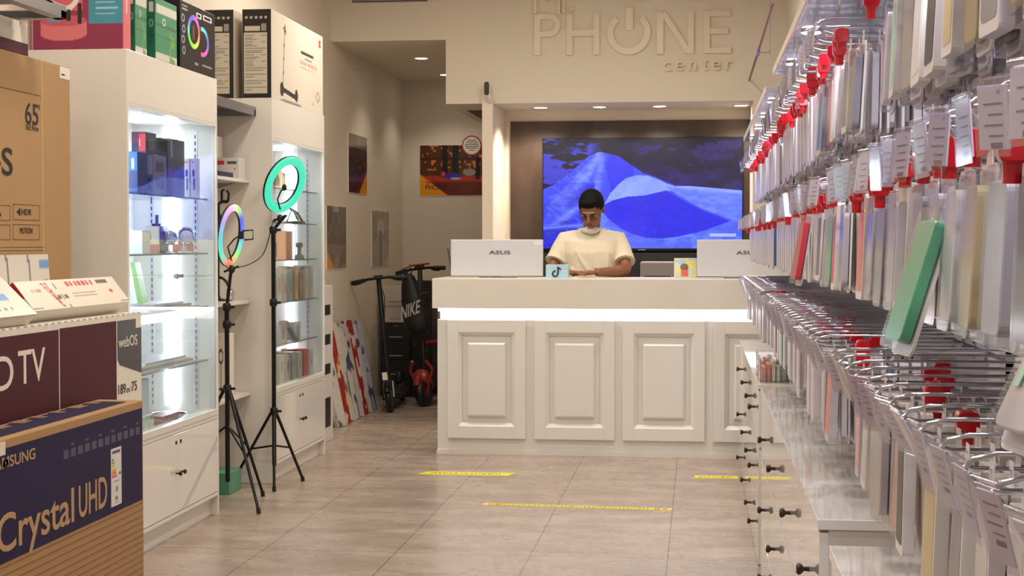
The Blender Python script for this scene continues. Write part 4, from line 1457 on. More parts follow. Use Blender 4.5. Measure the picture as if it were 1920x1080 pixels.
def f_black_ring(U, V):
    c = np.ones((len(U), 3)) * np.array([12, 11, 14.])
    a = np.arctan2(V - .38, U - .38)
    hue = (a / (2 * PI)) % 1
    import colorsys
    pal = np.array([colorsys.hsv_to_rgb(h, .55, .95) for h in np.linspace(0, 1, 64)]) * 255
    rc = pal[(hue * 63).astype(int)]
    m = ringm(U, V, .38, .40, .15, .22, .17)
    c = c * (1 - m[:, None]) + rc * m[:, None]
    m = ringm(U, V, .62, .50, .17, .20, .16) * (U > .58)
    a2 = pal[(((np.arctan2(V - .5, U - .6) / (2 * PI) + .7) % 1) * 63).astype(int)]
    c = c * (1 - m[:, None]) + a2 * m[:, None]
    c = blend(c, (120, 70, 50), rect(U, V, .345, .40, .30, .52))
    for k in range(4):
        c = blend(c, (150, 170, 190), ringm(U, V, .08 + .02 * (k % 2), .25 + k * .16, .035, .05, .25))
    c = blend(c, (222, 222, 226), rect(U, V, .45, .60, .08, .16))
    c = blend(c, (222, 222, 226), rect(U, V, .65, .9, .07, .15))
    c = blend(c, (12, 11, 14), rect(U, V, .48, .57, .10, .14))
    c = blend(c, (12, 11, 14), rect(U, V, .68, .87, .09, .13))
    c = blend(c, (170, 170, 176), rect(U, V, .05, .2, .05, .07) + rect(U, V, .05, .2, .1, .12))
    c = blend(c, (150, 150, 156), rect(U, V, .4, .5, .86, .89) + rect(U, V, .62, .9, .85, .88))
    return c


carton('ring_light_carton', 'black carton with rainbow ring pictures on the far end of the near cabinet', 'box', -2.52, -2.363, 6.885, 7.40, CTOP, CTOP + .31, (12, 11, 13), facefx=f_black_ring, n=(150, 110), rough=.35)


def f_label(U, V):
    c = np.ones((len(U), 3)) * np.array([24, 22, 22.])
    m = rect(U, V, .05, .86, .26, .95)
    c = blend(c, (200, 192, 172), m)
    rr = random.Random(4)
    for k in range(26):
        v = .29 + k * .0245
        c = blend(c, (120, 114, 104), rect(U, V, .09, .30 + .5 * rr.random(), v, v + .008))
        if k % 3 == 0:
            c = blend(c, (180, 90, 70) if k > 12 else (120, 114, 104), rect(U, V, .66, .82, v, v + .01))
    c = blend(c, (200, 192, 172), rect(U, V, .08, .62, .19, .245))
    c = blend(c, (150, 144, 130), rect(U, V, .66, .84, .16, .245))
    for k in range(5):
        c = blend(c, (190, 184, 170), disc(U, V, .14 + k * .17, .09, .05, .015))
    return c


SCW = LX


def f_scooterbox(U, V):
    c = np.ones((len(U), 3)) * np.array([224, 214, 198.])
    # stem, wheel, deck of the pictured scooter
    def seg(u0, v0, u1, v1, w):
        t_ = np.clip(((U - u0) * (u1 - u0) + (V - v0) * (v1 - v0)) / ((u1 - u0) ** 2 + (v1 - v0) ** 2), 0, 1)
        return (np.hypot((U - (u0 + t_ * (u1 - u0))) * 2.3, V - (v0 + t_ * (v1 - v0))) < w)
    c = blend(c, (60, 58, 60), seg(.235, .10, .20, .78, .012))
    c = blend(c, (40, 40, 42), seg(.235, .10, .255, .20, .016))
    c = blend(c, (60, 58, 60), seg(.205, .15, .235, .13, .01))
    c = blend(c, (44, 44, 46), disc(U, V, .18, .86, .035, .085))
    c = blend(c, (40, 40, 42), seg(.20, .86, .42, .90, .030))
    c = blend(c, (44, 44, 46), disc(U, V, .45, .88, .03, .075))
    c = blend(c, (150, 140, 130), disc(U, V, .35, .985, .2, .02))
    c = blend(c, (70, 60, 60), rect(U, V, .54, .80, .31, .345))
    c = blend(c, (130, 120, 116), rect(U, V, .62, .76, .38, .395))
    c = blend(c, (214, 130, 110), rect(U, V, .5, .86, .43, .47) * (np.sin(U * 220) > 0))
    c = blend(c, (160, 140, 130), rect(U, V, .52, .86, .50, .515) * (np.sin(U * 300) > 0))
    c = blend(c, (224, 60, 40), rect(U, V, .915, .955, .07, .16))
    c = blend(c, (204, 192, 174), rect(U, V, .795, .80, 0, 1) + rect(U, V, .2, .205, 0, .08))
    c = blend(c, (110, 104, 100), ((np.abs(U - .89) * 1.5 + np.abs(V - .80)) < .075) & ((np.abs(U - .89) * 1.5 + np.abs(V - .80)) > .055))
    c = blend(c, (120, 110, 106), rect(U, V, .76, .80, .90, .915))
    return c


t = carton('scooter_box', 'long white scooter carton with scooter picture, on the far cabinet', 'box', -2.53, -2.363, 8.415, 9.60, CTOP, CTOP + .495, (222, 212, 196), facefn=f_label, facefx=f_scooterbox, n=(120, 110))
text('maker_mark', 'mi', PAPER, t, (.0841, .515, .43), (0, 1, 0), (0, 0, 1), .03, .02, .0006)
carton('scooter_box', 'second scooter carton standing behind the first, only its labelled end seen', 'box', -2.745, -2.578, 8.415, 9.60, CTOP, CTOP + .495, (214, 204, 188), facefn=f_label, n=(80, 110))

# ------------------------------------------------------------------ shelves between the cabinets
GY0, GY1 = C1[1] + .004, C2[0] - .004


def wall_shelf(z_, depth, label, metal=False):
    t = thing('wall_shelf', label, 'shelf', (LX, (GY0 + GY1) / 2, z_))
    hl = (GY1 - GY0) / 2
    MB().box((0, -hl, -.018), (depth, hl, 0)).build('board', STEEL if metal else WHITE, t, bevel=.001)
    if metal:
        MB().box((depth - .01, -hl, -.05), (depth, hl, -.018)).box((.02, hl - .03, -.05), (depth, hl - .01, -.018)).build('channel', STEEL, t)
    else:
        for sg in (-1, 1):
            MB().prism([(0, 0), (depth * .8, 0), (0, -.07)], (0, sg * (hl - .04), -.018), (1, 0, 0), (0, 0, 1), (0, .003, 0)).build('bracket', STEEL, t)
    return t


wall_shelf(2.105, .35, 'grey metal channel shelf, highest between the two glass cabinets', True)
wall_shelf(1.70, .31, 'wall shelf between the cabinets carrying the white and red cartons')
wall_shelf(1.03, .31, 'white wall shelf between the cabinets at counter height')
wall_shelf(.515, .31, 'lowest white wall shelf between the cabinets, under the ring light carton')
z = 1.70
carton('bracket_box', 'long white box with red lettering blocks on the upper wall shelf between the cabinets', 'box', -2.77, -2.50, 8.24, 8.36, z, z + .115, (222, 214, 206), facefn=plain((224, 216, 208), [(.35, .70, .12, .32, (206, 60, 80)), (.76, .96, .15, .28, (90, 84, 84)), (.9, .94, .5, .58, (200, 60, 60))]), n=(90, 30))
carton('bracket_box', 'small white carton with dark icons on top of the red-lettered box', 'box', -2.76, -2.625, 8.25, 8.35, z + .116, z + .235, (216, 208, 198), facefn=plain((218, 210, 200), [(.78, .92, .15, .4, (60, 56, 56)), (.78, .92, .55, .8, (60, 56, 56))]), n=(40, 40))
carton('tablet', 'flat dark blue device lying under the red-lettered box', 'tablet', -2.74, -2.52, 7.95, 8.2, z, z + .03, (30, 28, 60))
t = carton('ring_light_box', 'white carton with small ring light drawing on the lowest wall shelf', 'box', -2.76, -2.505, 8.05, 8.15, .515, .515 + .345, (226, 216, 200), facefn=lambda U, V: blend(blend(blend(np.ones((len(U), 3)) * np.array([226, 216, 200.]), (60, 56, 54), ringm(U, V, .84, .35, .045, .10, .2)), (50, 46, 46), ((np.abs(U - .84) < .008) & (V > .46) & (V < .85)) | (disc(U, V, .84, .87, .05, .03) > 0)), (90, 84, 82), disc(U, V, .42, .62, .1, .12)), n=(70, 90))
t = thing('phone_holder', 'black clamp phone holder hanging between the cabinets above the rainbow ring', 'holder', (-2.62, 8.25, 1.50))
MB().tube([(0, 0, 0), (.0, 0, .06), (.02, 0, .075), (.055, 0, .075)], .009, 8).tube([(.02, 0, .075), (.02, 0, .135), (.035, 0, .14)], .007, 8).tube([(.055, 0, .075), (.06, 0, .12), (.048, 0, .135)], .007, 8).build('clamp', BLACK, t)
MB().ell((0, 0, -.01), (.022, .018, .022)).tube([(0, 0, 0), (0, 0, -.44)], .005, 8).build('ball_joint', BLACK, t)
MB().lathe([(.05, 0), (.05, .008), (.012, .014), (.006, .03)], 16, c=(0, 0, -.47)).build('foot', BLACK, t)
t = thing('headset', 'black and chrome headset on the counter-height wall shelf between the cabinets', 'headset', (-2.60, 8.2, 1.03))
MB().tube([(-.06 * math.cos(a), 0, .03 + .10 * math.sin(a)) for a in np.linspace(0, PI, 12)], .008, 8).build('headband', BLACK, t)
for sg in (-1, 1):
    MB().lathe([(.032, -.015), (.036, 0), (.03, .015)], 16, axis='X', c=(sg * .06, 0, .036)).build('ear_cup', CHROME if sg > 0 else BLACK, t)
carton('green_tub', 'small green box on the floor behind the ring light stands', 'box', -2.72, -2.49, 8.0, 8.22, 0, .115, (84, 150, 120))

# ------------------------------------------------------------------ ring lights on tripods
def rainbow_mat():
    m = bpy.data.materials.new('rainbow_diffuser')
    m.use_nodes = True
    nt = m.node_tree
    N, L = nt.nodes.new, nt.links.new
    b = nt.nodes['Principled BSDF']
    tc = N('ShaderNodeTexCoord'); sp = N('ShaderNodeSeparateXYZ')
    L(tc.outputs['Object'], sp.inputs[0])
    at = N('ShaderNodeMath'); at.operation = 'ARCTAN2'
    L(sp.outputs[2], at.inputs[0]); L(sp.outputs[1], at.inputs[1])
    ma = N('ShaderNodeMath'); ma.operation = 'MULTIPLY_ADD'; ma.inputs[1].default_value = 1 / (2 * PI); ma.inputs[2].default_value = .5
    L(at.outputs[0], ma.inputs[0])
    cr = N('ShaderNodeValToRGB')
    stops = [(0.0, (70, 214, 230)), (.12, (90, 240, 200)), (.22, (255, 110, 100)), (.28, (255, 140, 90)), (.36, (160, 250, 90)), (.44, (70, 230, 220)), (.52, (60, 120, 255)), (.62, (90, 90, 240)), (.70, (190, 250, 110)), (.76, (255, 240, 220)), (.84, (240, 170, 250)), (.94, (160, 160, 255)), (1.0, (70, 214, 230))]
    el = cr.color_ramp.elements
    while len(el) < len(stops):
        el.new(.5)
    for e, (p_, c_) in zip(el, stops):
        e.position = p_
        e.color = (*srgb(c_), 1)
    L(ma.outputs[0], cr.inputs[0])
    b.inputs['Base Color'].default_value = (.15, .15, .15, 1)
    L(cr.outputs[0], b.inputs['Emission Color'])
    b.inputs['Emission Strength'].default_value = .95
    return m


def tripod_light(name, label, base, hub_z, ring_c, R, tr_, yaw, roll, diff, feet, pole_top, leg_top, collar_z):
    t = thing(name, label, 'ring light', base)
    bx, by, _ = base
    lx = lambda p: (p[0] - bx, p[1] - by, p[2])
    MB().tube([(0, 0, .12), (0, 0, collar_z)], .0125, 12).tube([(0, 0, collar_z), lx((ring_c[0], by, pole_top))], .009, 12).build('pole', BLACKM, t)
    for z_ in (leg_top, hub_z, collar_z):
        MB().lathe([(.018, -.02), (.022, -.01), (.022, .01), (.018, .02)], 14, c=(0, 0, z_)).tube([(0.018, 0, z_), (.042, 0, z_)], .007, 8).build('collar', BLACK, t)
    for f in feet:
        fx, fy = f[0] - bx, f[1] - by
        lg = MB().tube([(fx * .05, fy * .05, leg_top), (fx, fy, .015)], [.009, .008], 8).build('leg', BLACKM, t)
        MB().tube([(0, 0, leg_top - .19), (fx * .52, fy * .52, leg_top * .49)], .0055, 6).build('strut', BLACKM, lg)
        MB().tube([(fx * .985, fy * .985, .03), (fx * 1.0, fy * 1.0, .004)], .0115, 8).build('rubber_foot', BLACK, lg)
    # ring in its own local frame: plane YZ, normal +X
    M = Matrix.Translation(Vector(lx(ring_c))) @ Matrix.Rotation(yaw, 4, 'Z') @ Matrix.Rotation(roll, 4, 'Y')
    n = 56
    m = MB()
    m.tube([(0, R * math.cos(2 * PI * k / n), R * math.sin(2 * PI * k / n)) for k in range(n)], tr_, 12, closed=True)
    m.v = [(v[0] * .55, v[1], v[2]) for v in m.v]
    o = m.build('ring_diffuser', diff, t)
    o.matrix_local = M
    m = MB()
    m.tube([(-.006, (R) * math.cos(2 * PI * k / n), (R) * math.sin(2 * PI * k / n)) for k in range(n)], tr_ * 1.12, 12, closed=True)
    m.v = [(-.006 + min(v[0], .004) * .5, v[1], v[2]) for v in m.v]
    o = m.build('ring_housing', BLACK, t)
    o.matrix_local = M
    return t, M


GREEN_D = mat('mint_diffuser', (40, 80, 64), .5, emit=(66, 222, 182), es=1.15)
f1 = [(-2.164, 7.44), (-2.292, 7.96), (-2.70, 7.66)]
b1 = (pt(426, 700, Y=7.70).x, 7.70, 0)
r1 = pt(434, 441, Y=7.70)
t1, M1 = tripod_light('ring_light_stand', 'rainbow-lit ring light on a black tripod, the smaller and lower one', b1, .93, (r1.x, 7.70, r1.z), .142, .018, math.radians(-5), math.radians(7), rainbow_mat(), f1, 1.235, .60, 1.02)
f2 = [(-2.216, 8.50), (-2.276, 8.12), (-2.579, 8.36)]
b2 = (-2.325, 8.30, 0)
t2, M2 = tripod_light('ring_light_stand', 'mint-green lit ring light on a tall black tripod', b2, 1.02, (-2.255, 8.30, 1.668), .138, .0245, math.radians(-24), math.radians(20), GREEN_D, f2, 1.50, .42, 1.42)
# phone clamps and flexible arms
lc = Vector((r1.x - b1[0], 0, r1.z))
MB().tube([lc + Vector((0, 0, -.13)), lc + Vector((-.02, .0, -.06)), lc + Vector((.02, -.02, -.02)), lc + Vector((.06, -.04, 0))], .004, 8).build('flexible_arm', BLACK, t1)
MB().box(lc + Vector((.055, -.05, -.02)), lc + Vector((.075, -.03, .02))).tube([lc + Vector((.07, -.04, .022)), lc + Vector((.125, -.04, .026)), lc + Vector((.125, -.04, -.02)), lc + Vector((.08, -.04, -.024))], .0045, 6).build('phone_clamp', BLACK, t1)
lc = Vector((-2.255 - b2[0], 0, 1.668))
MB().tube([lc + Vector((-.03, 0, -.135)), lc + Vector((-.04, -.02, -.08)), lc + Vector((-.02, -.02, -.035)), lc + Vector((.0, -.02, -.02))], .0045, 8).build('flexible_arm', BLACK, t2)
MB().ell(lc + Vector((.0, -.02, -.015)), (.014, .012, .018)).build('clamp_head', BLACK, t2)
for tt, c_ in ((t1, (r1.x - b1[0], 0, r1.z - .175)), (t2, (-2.285 - b2[0], 0, 1.668 - .185))):
    MB().ell(c_, (.018, .016, .022)).tube([(c_[0] - .04, c_[1], c_[2] - .012), (c_[0] + .04, c_[1] - .01, c_[2] + .015)], .006, 8).build('swivel_knob', BLACK, tt)
# cable looping from the tall stand to the small one
cb = [(-.0, 0, 1.47), (-.03, -.01, 1.35), (-.055, -.03, 1.28), (-.10, -.10, 1.235), (-.12, -.30, 1.215), (-.10, -.50, 1.215), (-.09, -.575, 1.235)]
cb = [Vector(p) for p in cb]
sm_pts = []
for i in range(len(cb) - 1):
    p0, p1, p2, p3 = cb[max(i - 1, 0)], cb[i], cb[i + 1], cb[min(i + 2, len(cb) - 1)]
    for k in range(6):
        s_ = k / 6
        sm_pts.append(.5 * ((2 * p1) + (-p0 + p2) * s_ + (2 * p0 - 5 * p1 + 4 * p2 - p3) * s_ ** 2 + (-p0 + 3 * p1 - 3 * p2 + p3) * s_ ** 3))
sm_pts.append(cb[-1])
MB().tube(sm_pts, .0028, 6).build('power_cable', BLACK, t2)

# ================================================================== TELEVISION CARTONS ON THE LEFT
AX = (0, 1, 0)
UPV = (0, 0, 1)
# front blue carton
BX = -2.02
BY1 = 5.45
t = thing('television_box', 'dark blue television carton at the very front left, gold Crystal UHD lettering', 'box', (BX - .085, 4.7, 0))
bx = .085
y0, y1 = 3.98 - 4.7, BY1 - 4.7
H_ = .774
MB().box((-bx, y0, 0), (bx, y1, H_)).build('carton', CARD, t, bevel=.004)
MB().box((-bx * .75, y0 + .02, H_), (bx * .62, y1 - .08, H_ + .0015)).build('blue_lid_print', mat('blue_print', (34, 28, 68), .6, spec=.25), t)
rr = random.Random(3)
for k in range(9):
    yy = y0 + .1 + k * .15
    MB().box((-bx * .9, yy, H_ + .0016), (-bx * .3, yy + rr.uniform(.04, .1), H_ + .003)).build('torn_tape', CARD_D, t)
BL = mat('blue_box_print', (32, 25, 68), .6, spec=.25, noise=.04, nscale=5)
MB().box((bx, y0 + .02, .410), (bx + .0012, y1 - .012, H_ - .028)).build('blue_front_print', BL, t)
g = MB()
for k in range(34):
    zz = .40 - k * .0118
    if k % 2 == 0:
        g.box((bx, y0 + .02, zz - .0035), (bx + .001, y1 - .006, zz))
g.build('printed_stripes', mat('stripe_brown', (142, 104, 66), .8), t)
GOLD = mat('gold_print', (184, 146, 100), .4)
W_ = lambda x, y: (bx + .0014, pt(x, y, X=BX).y - 4.7, pt(x, y, X=BX).z)
a = pt(2, 872, X=BX); b_ = pt(65, 838, X=BX)
text('maker_lettering', 'SAMSUNG', GOLD, t, (bx + .0012, a.y - 4.7 - .075, .688), AX, UPV, b_.y - a.y + .075, .034, .0006, .012)
ya = pt(-4, 1000, X=BX).y - 4.7
yb = pt(200, 950, X=BX).y - 4.7
yc_ = pt(138, 970, X=BX).y - 4.7
yd_ = pt(147, 970, X=BX).y - 4.7
text('model_lettering', 'Crystal', GOLD, t, (bx + .0012, ya - .01, .405), AX, UPV, yc_ - ya + .01, .150, .0006, .01)
text('model_lettering', 'UHD', GOLD, t, (bx + .0012, yd_, .443), AX, UPV, yb - yd_, .108, .0006, .01)


def f_energy(U, V):
    c = np.ones((len(U), 3)) * np.array([226, 224, 220.])
    c = blend(c, (40, 50, 110), rect(U, V, .1, .9, .04, .10))
    for k, cc in enumerate(((30, 90, 60), (70, 150, 60), (170, 200, 60), (236, 220, 60), (232, 160, 50), (220, 90, 50), (200, 40, 40))):
        c = blend(c, cc, rect(U, V, .08, .26 + k * .045, .18 + k * .048, .215 + k * .048))
    c = blend(c, (40, 40, 40), rect(U, V, .74, .92, .43, .48))
    for (u0, u1, v0, v1) in ((.3, .75, .57, .59), (.45, .65, .67, .76), (.35, .6, .74, .76), (.35, .65, .84, .90), (.4, .7, .94, .96)):
        c = blend(c, (110, 110, 116), rect(U, V, u0, u1, v0, v1))
    return c


e0 = pt(207, 845, X=BX); e1 = pt(227, 940, X=BX)
MB().box((bx + .001, e0.y - 4.7, .432), (bx + .002, e1.y - 4.7, .634)).build('energy_label', PAPER, t)
art('energy_print', (bx + .0024, e0.y - 4.7, .634), (0, e1.y - e0.y, 0), (0, 0, -.202), 24, 60, f_energy, ART, t)
m = MB()
for k in range(12):
    yy = pt(118, 800, X=BX).y - 4.7 + k * .058
    m.box((bx + .0012, yy, .655), (bx + .0016, yy + .04, .682))
    if k % 2:
        m.box((bx + .0012, yy, .692), (bx + .0016, yy + .03, .70))
m.build('feature_icons', mat('icon_blue', (66, 56, 88), .4), t)
MB().box((bx + .001, y0 + .1, .728), (bx + .002, pt(9, 840, X=BX).y - 4.7, .768)).build('white_sticker', PAPER, t)

# maroon carton behind it
RXX = -2.215
t = thing('television_box', 'tall maroon and white television carton behind the dark blue one', 'box', (RXX - .095, 5.0, 0))
bx = .095
y0, y1 = 4.08 - 5.0, 5.965 - 5.0
H_ = 1.072
MB().box((-bx, y0, 0), (bx, y1, H_)).build('carton', PAPER, t, bevel=.003)
MAR = mat('maroon_print', (80, 30, 42), .6, spec=.25, noise=.04, nscale=4)
yl1, yl2 = 5.162 - 5.0, 5.70 - 5.0
MB().box((bx, y0 + .01, .02), (bx + .001, yl1 - .005, H_ - .025)).build('maroon_panel', MAR, t)
MB().box((bx, yl1 + .005, .02), (bx + .001, yl2 - .005, H_ - .022)).build('maroon_panel', MAR, t)
ye = y1 - .003
MB().prism([(yl2 + .006, H_ - .023), (yl2 + .006, .90), (yl2 + .03, .878), (ye, .83), (ye, H_ - .06), (ye - .06, H_ - .06), (ye - .06, H_ - .023)], (bx, 0, 0), AX, UPV, (.001, 0, 0)).build('black_end_panel', mat('dark_end_print', (44, 40, 44), .35), t)
MB().prism([(yl2 + .006, .02), (ye, .02), (ye, .64), (yl2 + .006, .705)], (bx, 0, 0), AX, UPV, (.001, 0, 0)).build('maroon_end_panel', MAR, t)
text('system_lettering', 'webOS', PAPER, t, (bx + .001, yl2 + .015, .945), AX, UPV, .20, .042, .0006, .004)
text('size_lettering', '189', INK, t, (bx + .001, yl2 + .012, .765), AX, UPV, .075, .038, .0006)
text('size_lettering', 'cm /', INK, t, (bx + .001, yl2 + .095, .765), AX, UPV, .048, .024, .0006)
text('size_lettering', '75', INK, t, (bx + .001, yl2 + .15, .765), AX, UPV, .058, .038, .0006)
y_e = pt(84, 680, X=RXX).y - 5.0
y_t = pt(33, 680, X=RXX).y - 5.0
y_d = pt(24, 680, X=RXX).y - 5.0
text('screen_lettering', 'TV', PAPER, t, (bx + .001, y_t, .882), AX, UPV, y_e - y_t, .112, .0006, .006)
text('screen_lettering', 'UHD', PAPER, t, (bx + .001, y_d - .42, .874), AX, UPV, .42, .112, .0006, .006)
m = MB()
for k in range(34):
    m.box((bx - .004, y0 + .03 + k * .055, H_ - .001), (bx + .0015, y0 + .055 + k * .055, H_ + .0012))
m.build('perforated_edge', mat('perforation', (196, 188, 176), .6), t)

# plinth carrying the brown carton
t = thing('low_cabinet', 'plain white low cabinet behind the television cartons carrying the brown one', 'cabinet', (LX, 5.0, 0))
MB().box((.002, -1.0, 0), (.375, .95, 1.06)).build('carcass', WHITE, t, bevel=.002)

# brown 65 inch carton
QX = -2.45
t = thing('television_box', 'big plain brown television carton with 65 inch print standing upright at upper left', 'box', (QX - .08, 5.0, 1.06))
bx = .08
y0, y1 = 4.30 - 5.0, 5.835 - 5.0
H_ = 2.035 - 1.06
MB().box((-bx, y0, 0), (bx, y1, H_)).build('carton', CARD, t, bevel=.004)
# slanted worn top corner seam and creases
yc = 5.573 - 5.0
MB().box((bx, yc - .002, 0), (bx + .0008, yc + .002, H_)).build('crease', mat('crease_light', (214, 184, 134), .7), t)
LN = mat('brown_print', (96, 70, 44), .7)


def px(x, y):
    q = pt(x, y, X=QX)
    return q.y - 5.0, q.z - 1.06


def rectline(mb, x0, y0_, x1, y1_, w=.0022):
    (a0, c0), (a1, c1) = px(x0, y0_), px(x1, y1_)
    lo, hi = min(c0, c1), max(c0, c1)
    for q in (((a0, lo), (a1, lo + w)), ((a0, hi - w), (a1, hi)), ((a0, lo), (a0 + w, hi)), ((a1 - w, lo), (a1, hi))):
        mb.box((bx, q[0][0], q[0][1]), (bx + .0008, q[1][0], q[1][1]))


m = MB()
zt = px(0, 163)[1]
m.box((bx, y0 + .01, zt - .0015), (bx + .0008, yc - .01, zt + .0015))
zb = px(40, 470)[1]
m.box((bx, y0 + .01, zb), (bx + .0008, yc, zb + .002))
zb = px(40, 464)[1]
m.box((bx, y0 + .01, zb), (bx + .0008, yc, zb + .002))
rectline(m, 24, 382, 74, 414)
rectline(m, 24, 420, 74, 450)
rectline(m, -40, 382, 19, 414)
rectline(m, -40, 420, 19, 450)
m.build('printed_lines', LN, t)
a, z_ = px(47, 232)
a2, z2 = px(71, 196)
text('size_lettering', '65', INK, t, (bx + .0008, a, z_), AX, UPV, a2 - a, z2 - z_, .0006, .006)
text('size_lettering', '"', INK, t, (bx + .0008, a2 + .004, z2 - .02), AX, UPV, .008, .02, .0006)
a, z_ = px(48, 243)
text('size_lettering', '163.9cm', INK, t, (bx + .0008, a, z_), AX, UPV, px(71, 240)[0] - a, .022, .0006)
a, z_ = px(0, 328)
a2, z2 = px(23, 278)
text('name_lettering', '4S', INK, t, (bx + .0008, a - .10, z_), AX, UPV, a2 - a + .10, z2 - z_, .0006, .01)
a, z_ = px(40, 405)
text('feature_lettering', 'HDR', INK, t, (bx + .0008, a, z_ + .004), AX, UPV, .085, .022, .0006, .004)
MB().prism([(a - .04, z_ + .014), (a - .01, z_), (a - .01, z_ + .03)], (bx, 0, 0), AX, UPV, (.0012, 0, 0)).build('speaker_icon', INK, t)
a, z_ = px(37, 440)
text('feature_lettering', 'MOTION', INK, t, (bx + .0008, a, z_ + .004), AX, UPV, .105, .022, .0006)
a, z_ = px(-20, 405)
MB().box((bx, a, z_), (bx + .0012, a + .09, z_ + .012)).build('feature_bar', INK, t)
a, z_ = px(112, 146)
MB().box((bx, a, z_), (bx + .0012, y1 - .004, z_ + .045)).build('small_label', PAPER, t)
MB().box((bx + .001, a + .012, z_ + .012), (bx + .0016, a + .045, z_ + .018)).build('label_text', INK, t)

# carton lying on top of the brown one
t = thing('flat_carton', 'white carton with maroon band lying on top of the brown television carton', 'box', (QX - .01, 5.0, 2.036))
y1_ = pt(57, 100, X=QX).y - 5.0
MB().box((-.17, -.75, 0), (0, y1_, .122)).build('carton', PAPER, t, bevel=.002)
MB().box((0, -.75, .0), (.001, y1_, .045)).build('maroon_band', MAR, t)
# grey metal shelf above, upper-left corner
a = pt(125, 38, X=-2.30)
t = thing('metal_shelf', 'grey metal wall shelf cut off by the upper left corner of the frame', 'shelf', (LX, 4.5, 2.166))
MB().box((0, -.9, .04), (.5, a.y - 4.5 - .12, .06)).box((.46, -.9, .0), (.5, a.y - 4.5, .05)).box((0, a.y - 4.5 - .05, .0), (.5, a.y - 4.5, .03)).build('shelf_frame', STEEL, t, bevel=.002)

# small cartons propped on the maroon one
def prop_box(name, label, ya, yb, zb_, hgt, lean, dep, xb_, artf, roty, n=(90, 30), endart=None):
    """box lying along the aisle; its face leans back by lean radians, rotated roty about the vertical"""
    L2 = (yb - ya) / 2
    t = thing(name, label, 'box', (xb_, (ya + yb) / 2, zb_), (0, 0, roty))
    f = Vector((-math.sin(lean) * hgt, 0, math.cos(lean) * hgt))
    d = Vector((-math.cos(lean) * dep, 0, -math.sin(lean) * dep))
    lift = math.sin(lean) * dep
    o_ = Vector((0, -L2, lift))
    MB().obox(o_, (0, 2 * L2, 0), f, d).build('carton', PAPER, t, bevel=.0015)
    nrm = Vector((math.cos(lean), 0, math.sin(lean))) * .0008
    art('printed_face', o_ + f + nrm, (0, 2 * L2, 0), -f, n[0], n[1], artf, ART, t)
    if endart:
        art('printed_end', o_ + d + f + Vector((0, -.0008, 0)), -d, -f, 16, 20, endart, ART, t)
    return t


def f_vx(U, V):
    c = np.ones((len(U), 3)) * np.array([232, 224, 208.])
    for (u0, u1) in ((.22, .30), (.26, .30)):
        d = np.abs(U - (u0 + (.30 - u0) * V)) < .008
        c = blend(c, (190, 30, 36), d & (V > .08) & (V < .95))
    c = blend(c, (60, 60, 66), (np.abs(U - (.33 + V * .03)) < .003) | (rect(U, V, .30, .40, .52, .66) > 0) & (np.sin(U * 500) > -.5))
    c = blend(c, (200, 40, 50), rect(U, V, .46, .74, .08, .26) * (np.sin(U * 150) > -.55))
    c = blend(c, (90, 88, 80), rect(U, V, .78, .9, .10, .24))
    c = blend(c, (200, 120, 110), rect(U, V, .08, .2, .28, .40) * (np.sin(U * 260) > -.3))
    c = blend(c, (150, 140, 130), (((V > .50) & (V < .52)) | ((V > .62) & (V < .635))) & (U > .45) & (U < .7))
    c = blend(c, (190, 60, 60), disc(U, V, .88, .52, .018, .07))
    c = blend(c, (80, 78, 70), (V > .9) & (V < .96) & ((U < .1) | (U > .9)))
    return c


def f_vx_end(U, V):
    c = np.ones((len(U), 3)) * np.array([222, 214, 200.])
    c = blend(c, (176, 26, 34), (V < .55) & (U > .1))
    c = blend(c, (230, 210, 200), ringm(U, V, .55, .28, .22, .16, .18))
    c = blend(c, (110, 100, 96), rect(U, V, .3, .8, .72, .8) + rect(U, V, .3, .7, .86, .9))
    return c


def f_cro(U, V):
    c = np.ones((len(U), 3)) * np.array([226, 220, 208.])
    c = blend(c, (120, 160, 210), rect(U, V, .0, .55, .78, 1))
    c = blend(c, (120, 160, 210), rect(U, V, .90, 1, .1, .22))
    c = blend(c, (70, 66, 78), (np.abs(U - (.60 + .02 * V)) < .006) | (np.abs(U - (.80 + .03 * V)) < .006))
    c = blend(c, (70, 64, 84), rect(U, V, .58, .86, .52, .60))
    c = blend(c, (110, 104, 150), rect(U, V, .2, .42, .42, .62) * (np.sin(U * 120) > -.2))
    c = blend(c, (60, 110, 190), rect(U, V, .14, .18, .15, .3))
    c = blend(c, (140, 160, 200), rect(U, V, .94, .98, .4, .7))
    return c


def f_left(U, V):
    c = np.ones((len(U), 3)) * np.array([224, 218, 206.])
    c = blend(c, (90, 150, 214), rect(U, V, .2, .82, .42, .60))
    c = blend(c, (80, 80, 84), rect(U, V, .3, .75, .76, .86) * (np.sin(U * 70) > .2))
    c = blend(c, (70, 66, 70), (np.abs(U - (.62 + .1 * V)) < .01) & (V < .35))
    c = blend(c, (120, 112, 110), rect(U, V, .3, .7, .1, .13))
    return c


RT = 1.0735
prop_box('bracket_box', 'white wall bracket box with red stripes lying tilted on the maroon carton', 5.02, 5.91, RT, .125, math.radians(38), .07, -2.24, f_vx, math.radians(0), endart=f_vx_end)
prop_box('bracket_box', 'upright white and blue bracket box leaning on the brown carton', 4.62, 5.50, RT, .232, math.radians(4), .032, -2.385, f_cro, 0)
prop_box('bracket_box', 'white box with blue band at the left edge, in front of the leaning bracket box', 4.45, 4.985, RT, .18, math.radians(46), .05, -2.215, f_left, math.radians(0))

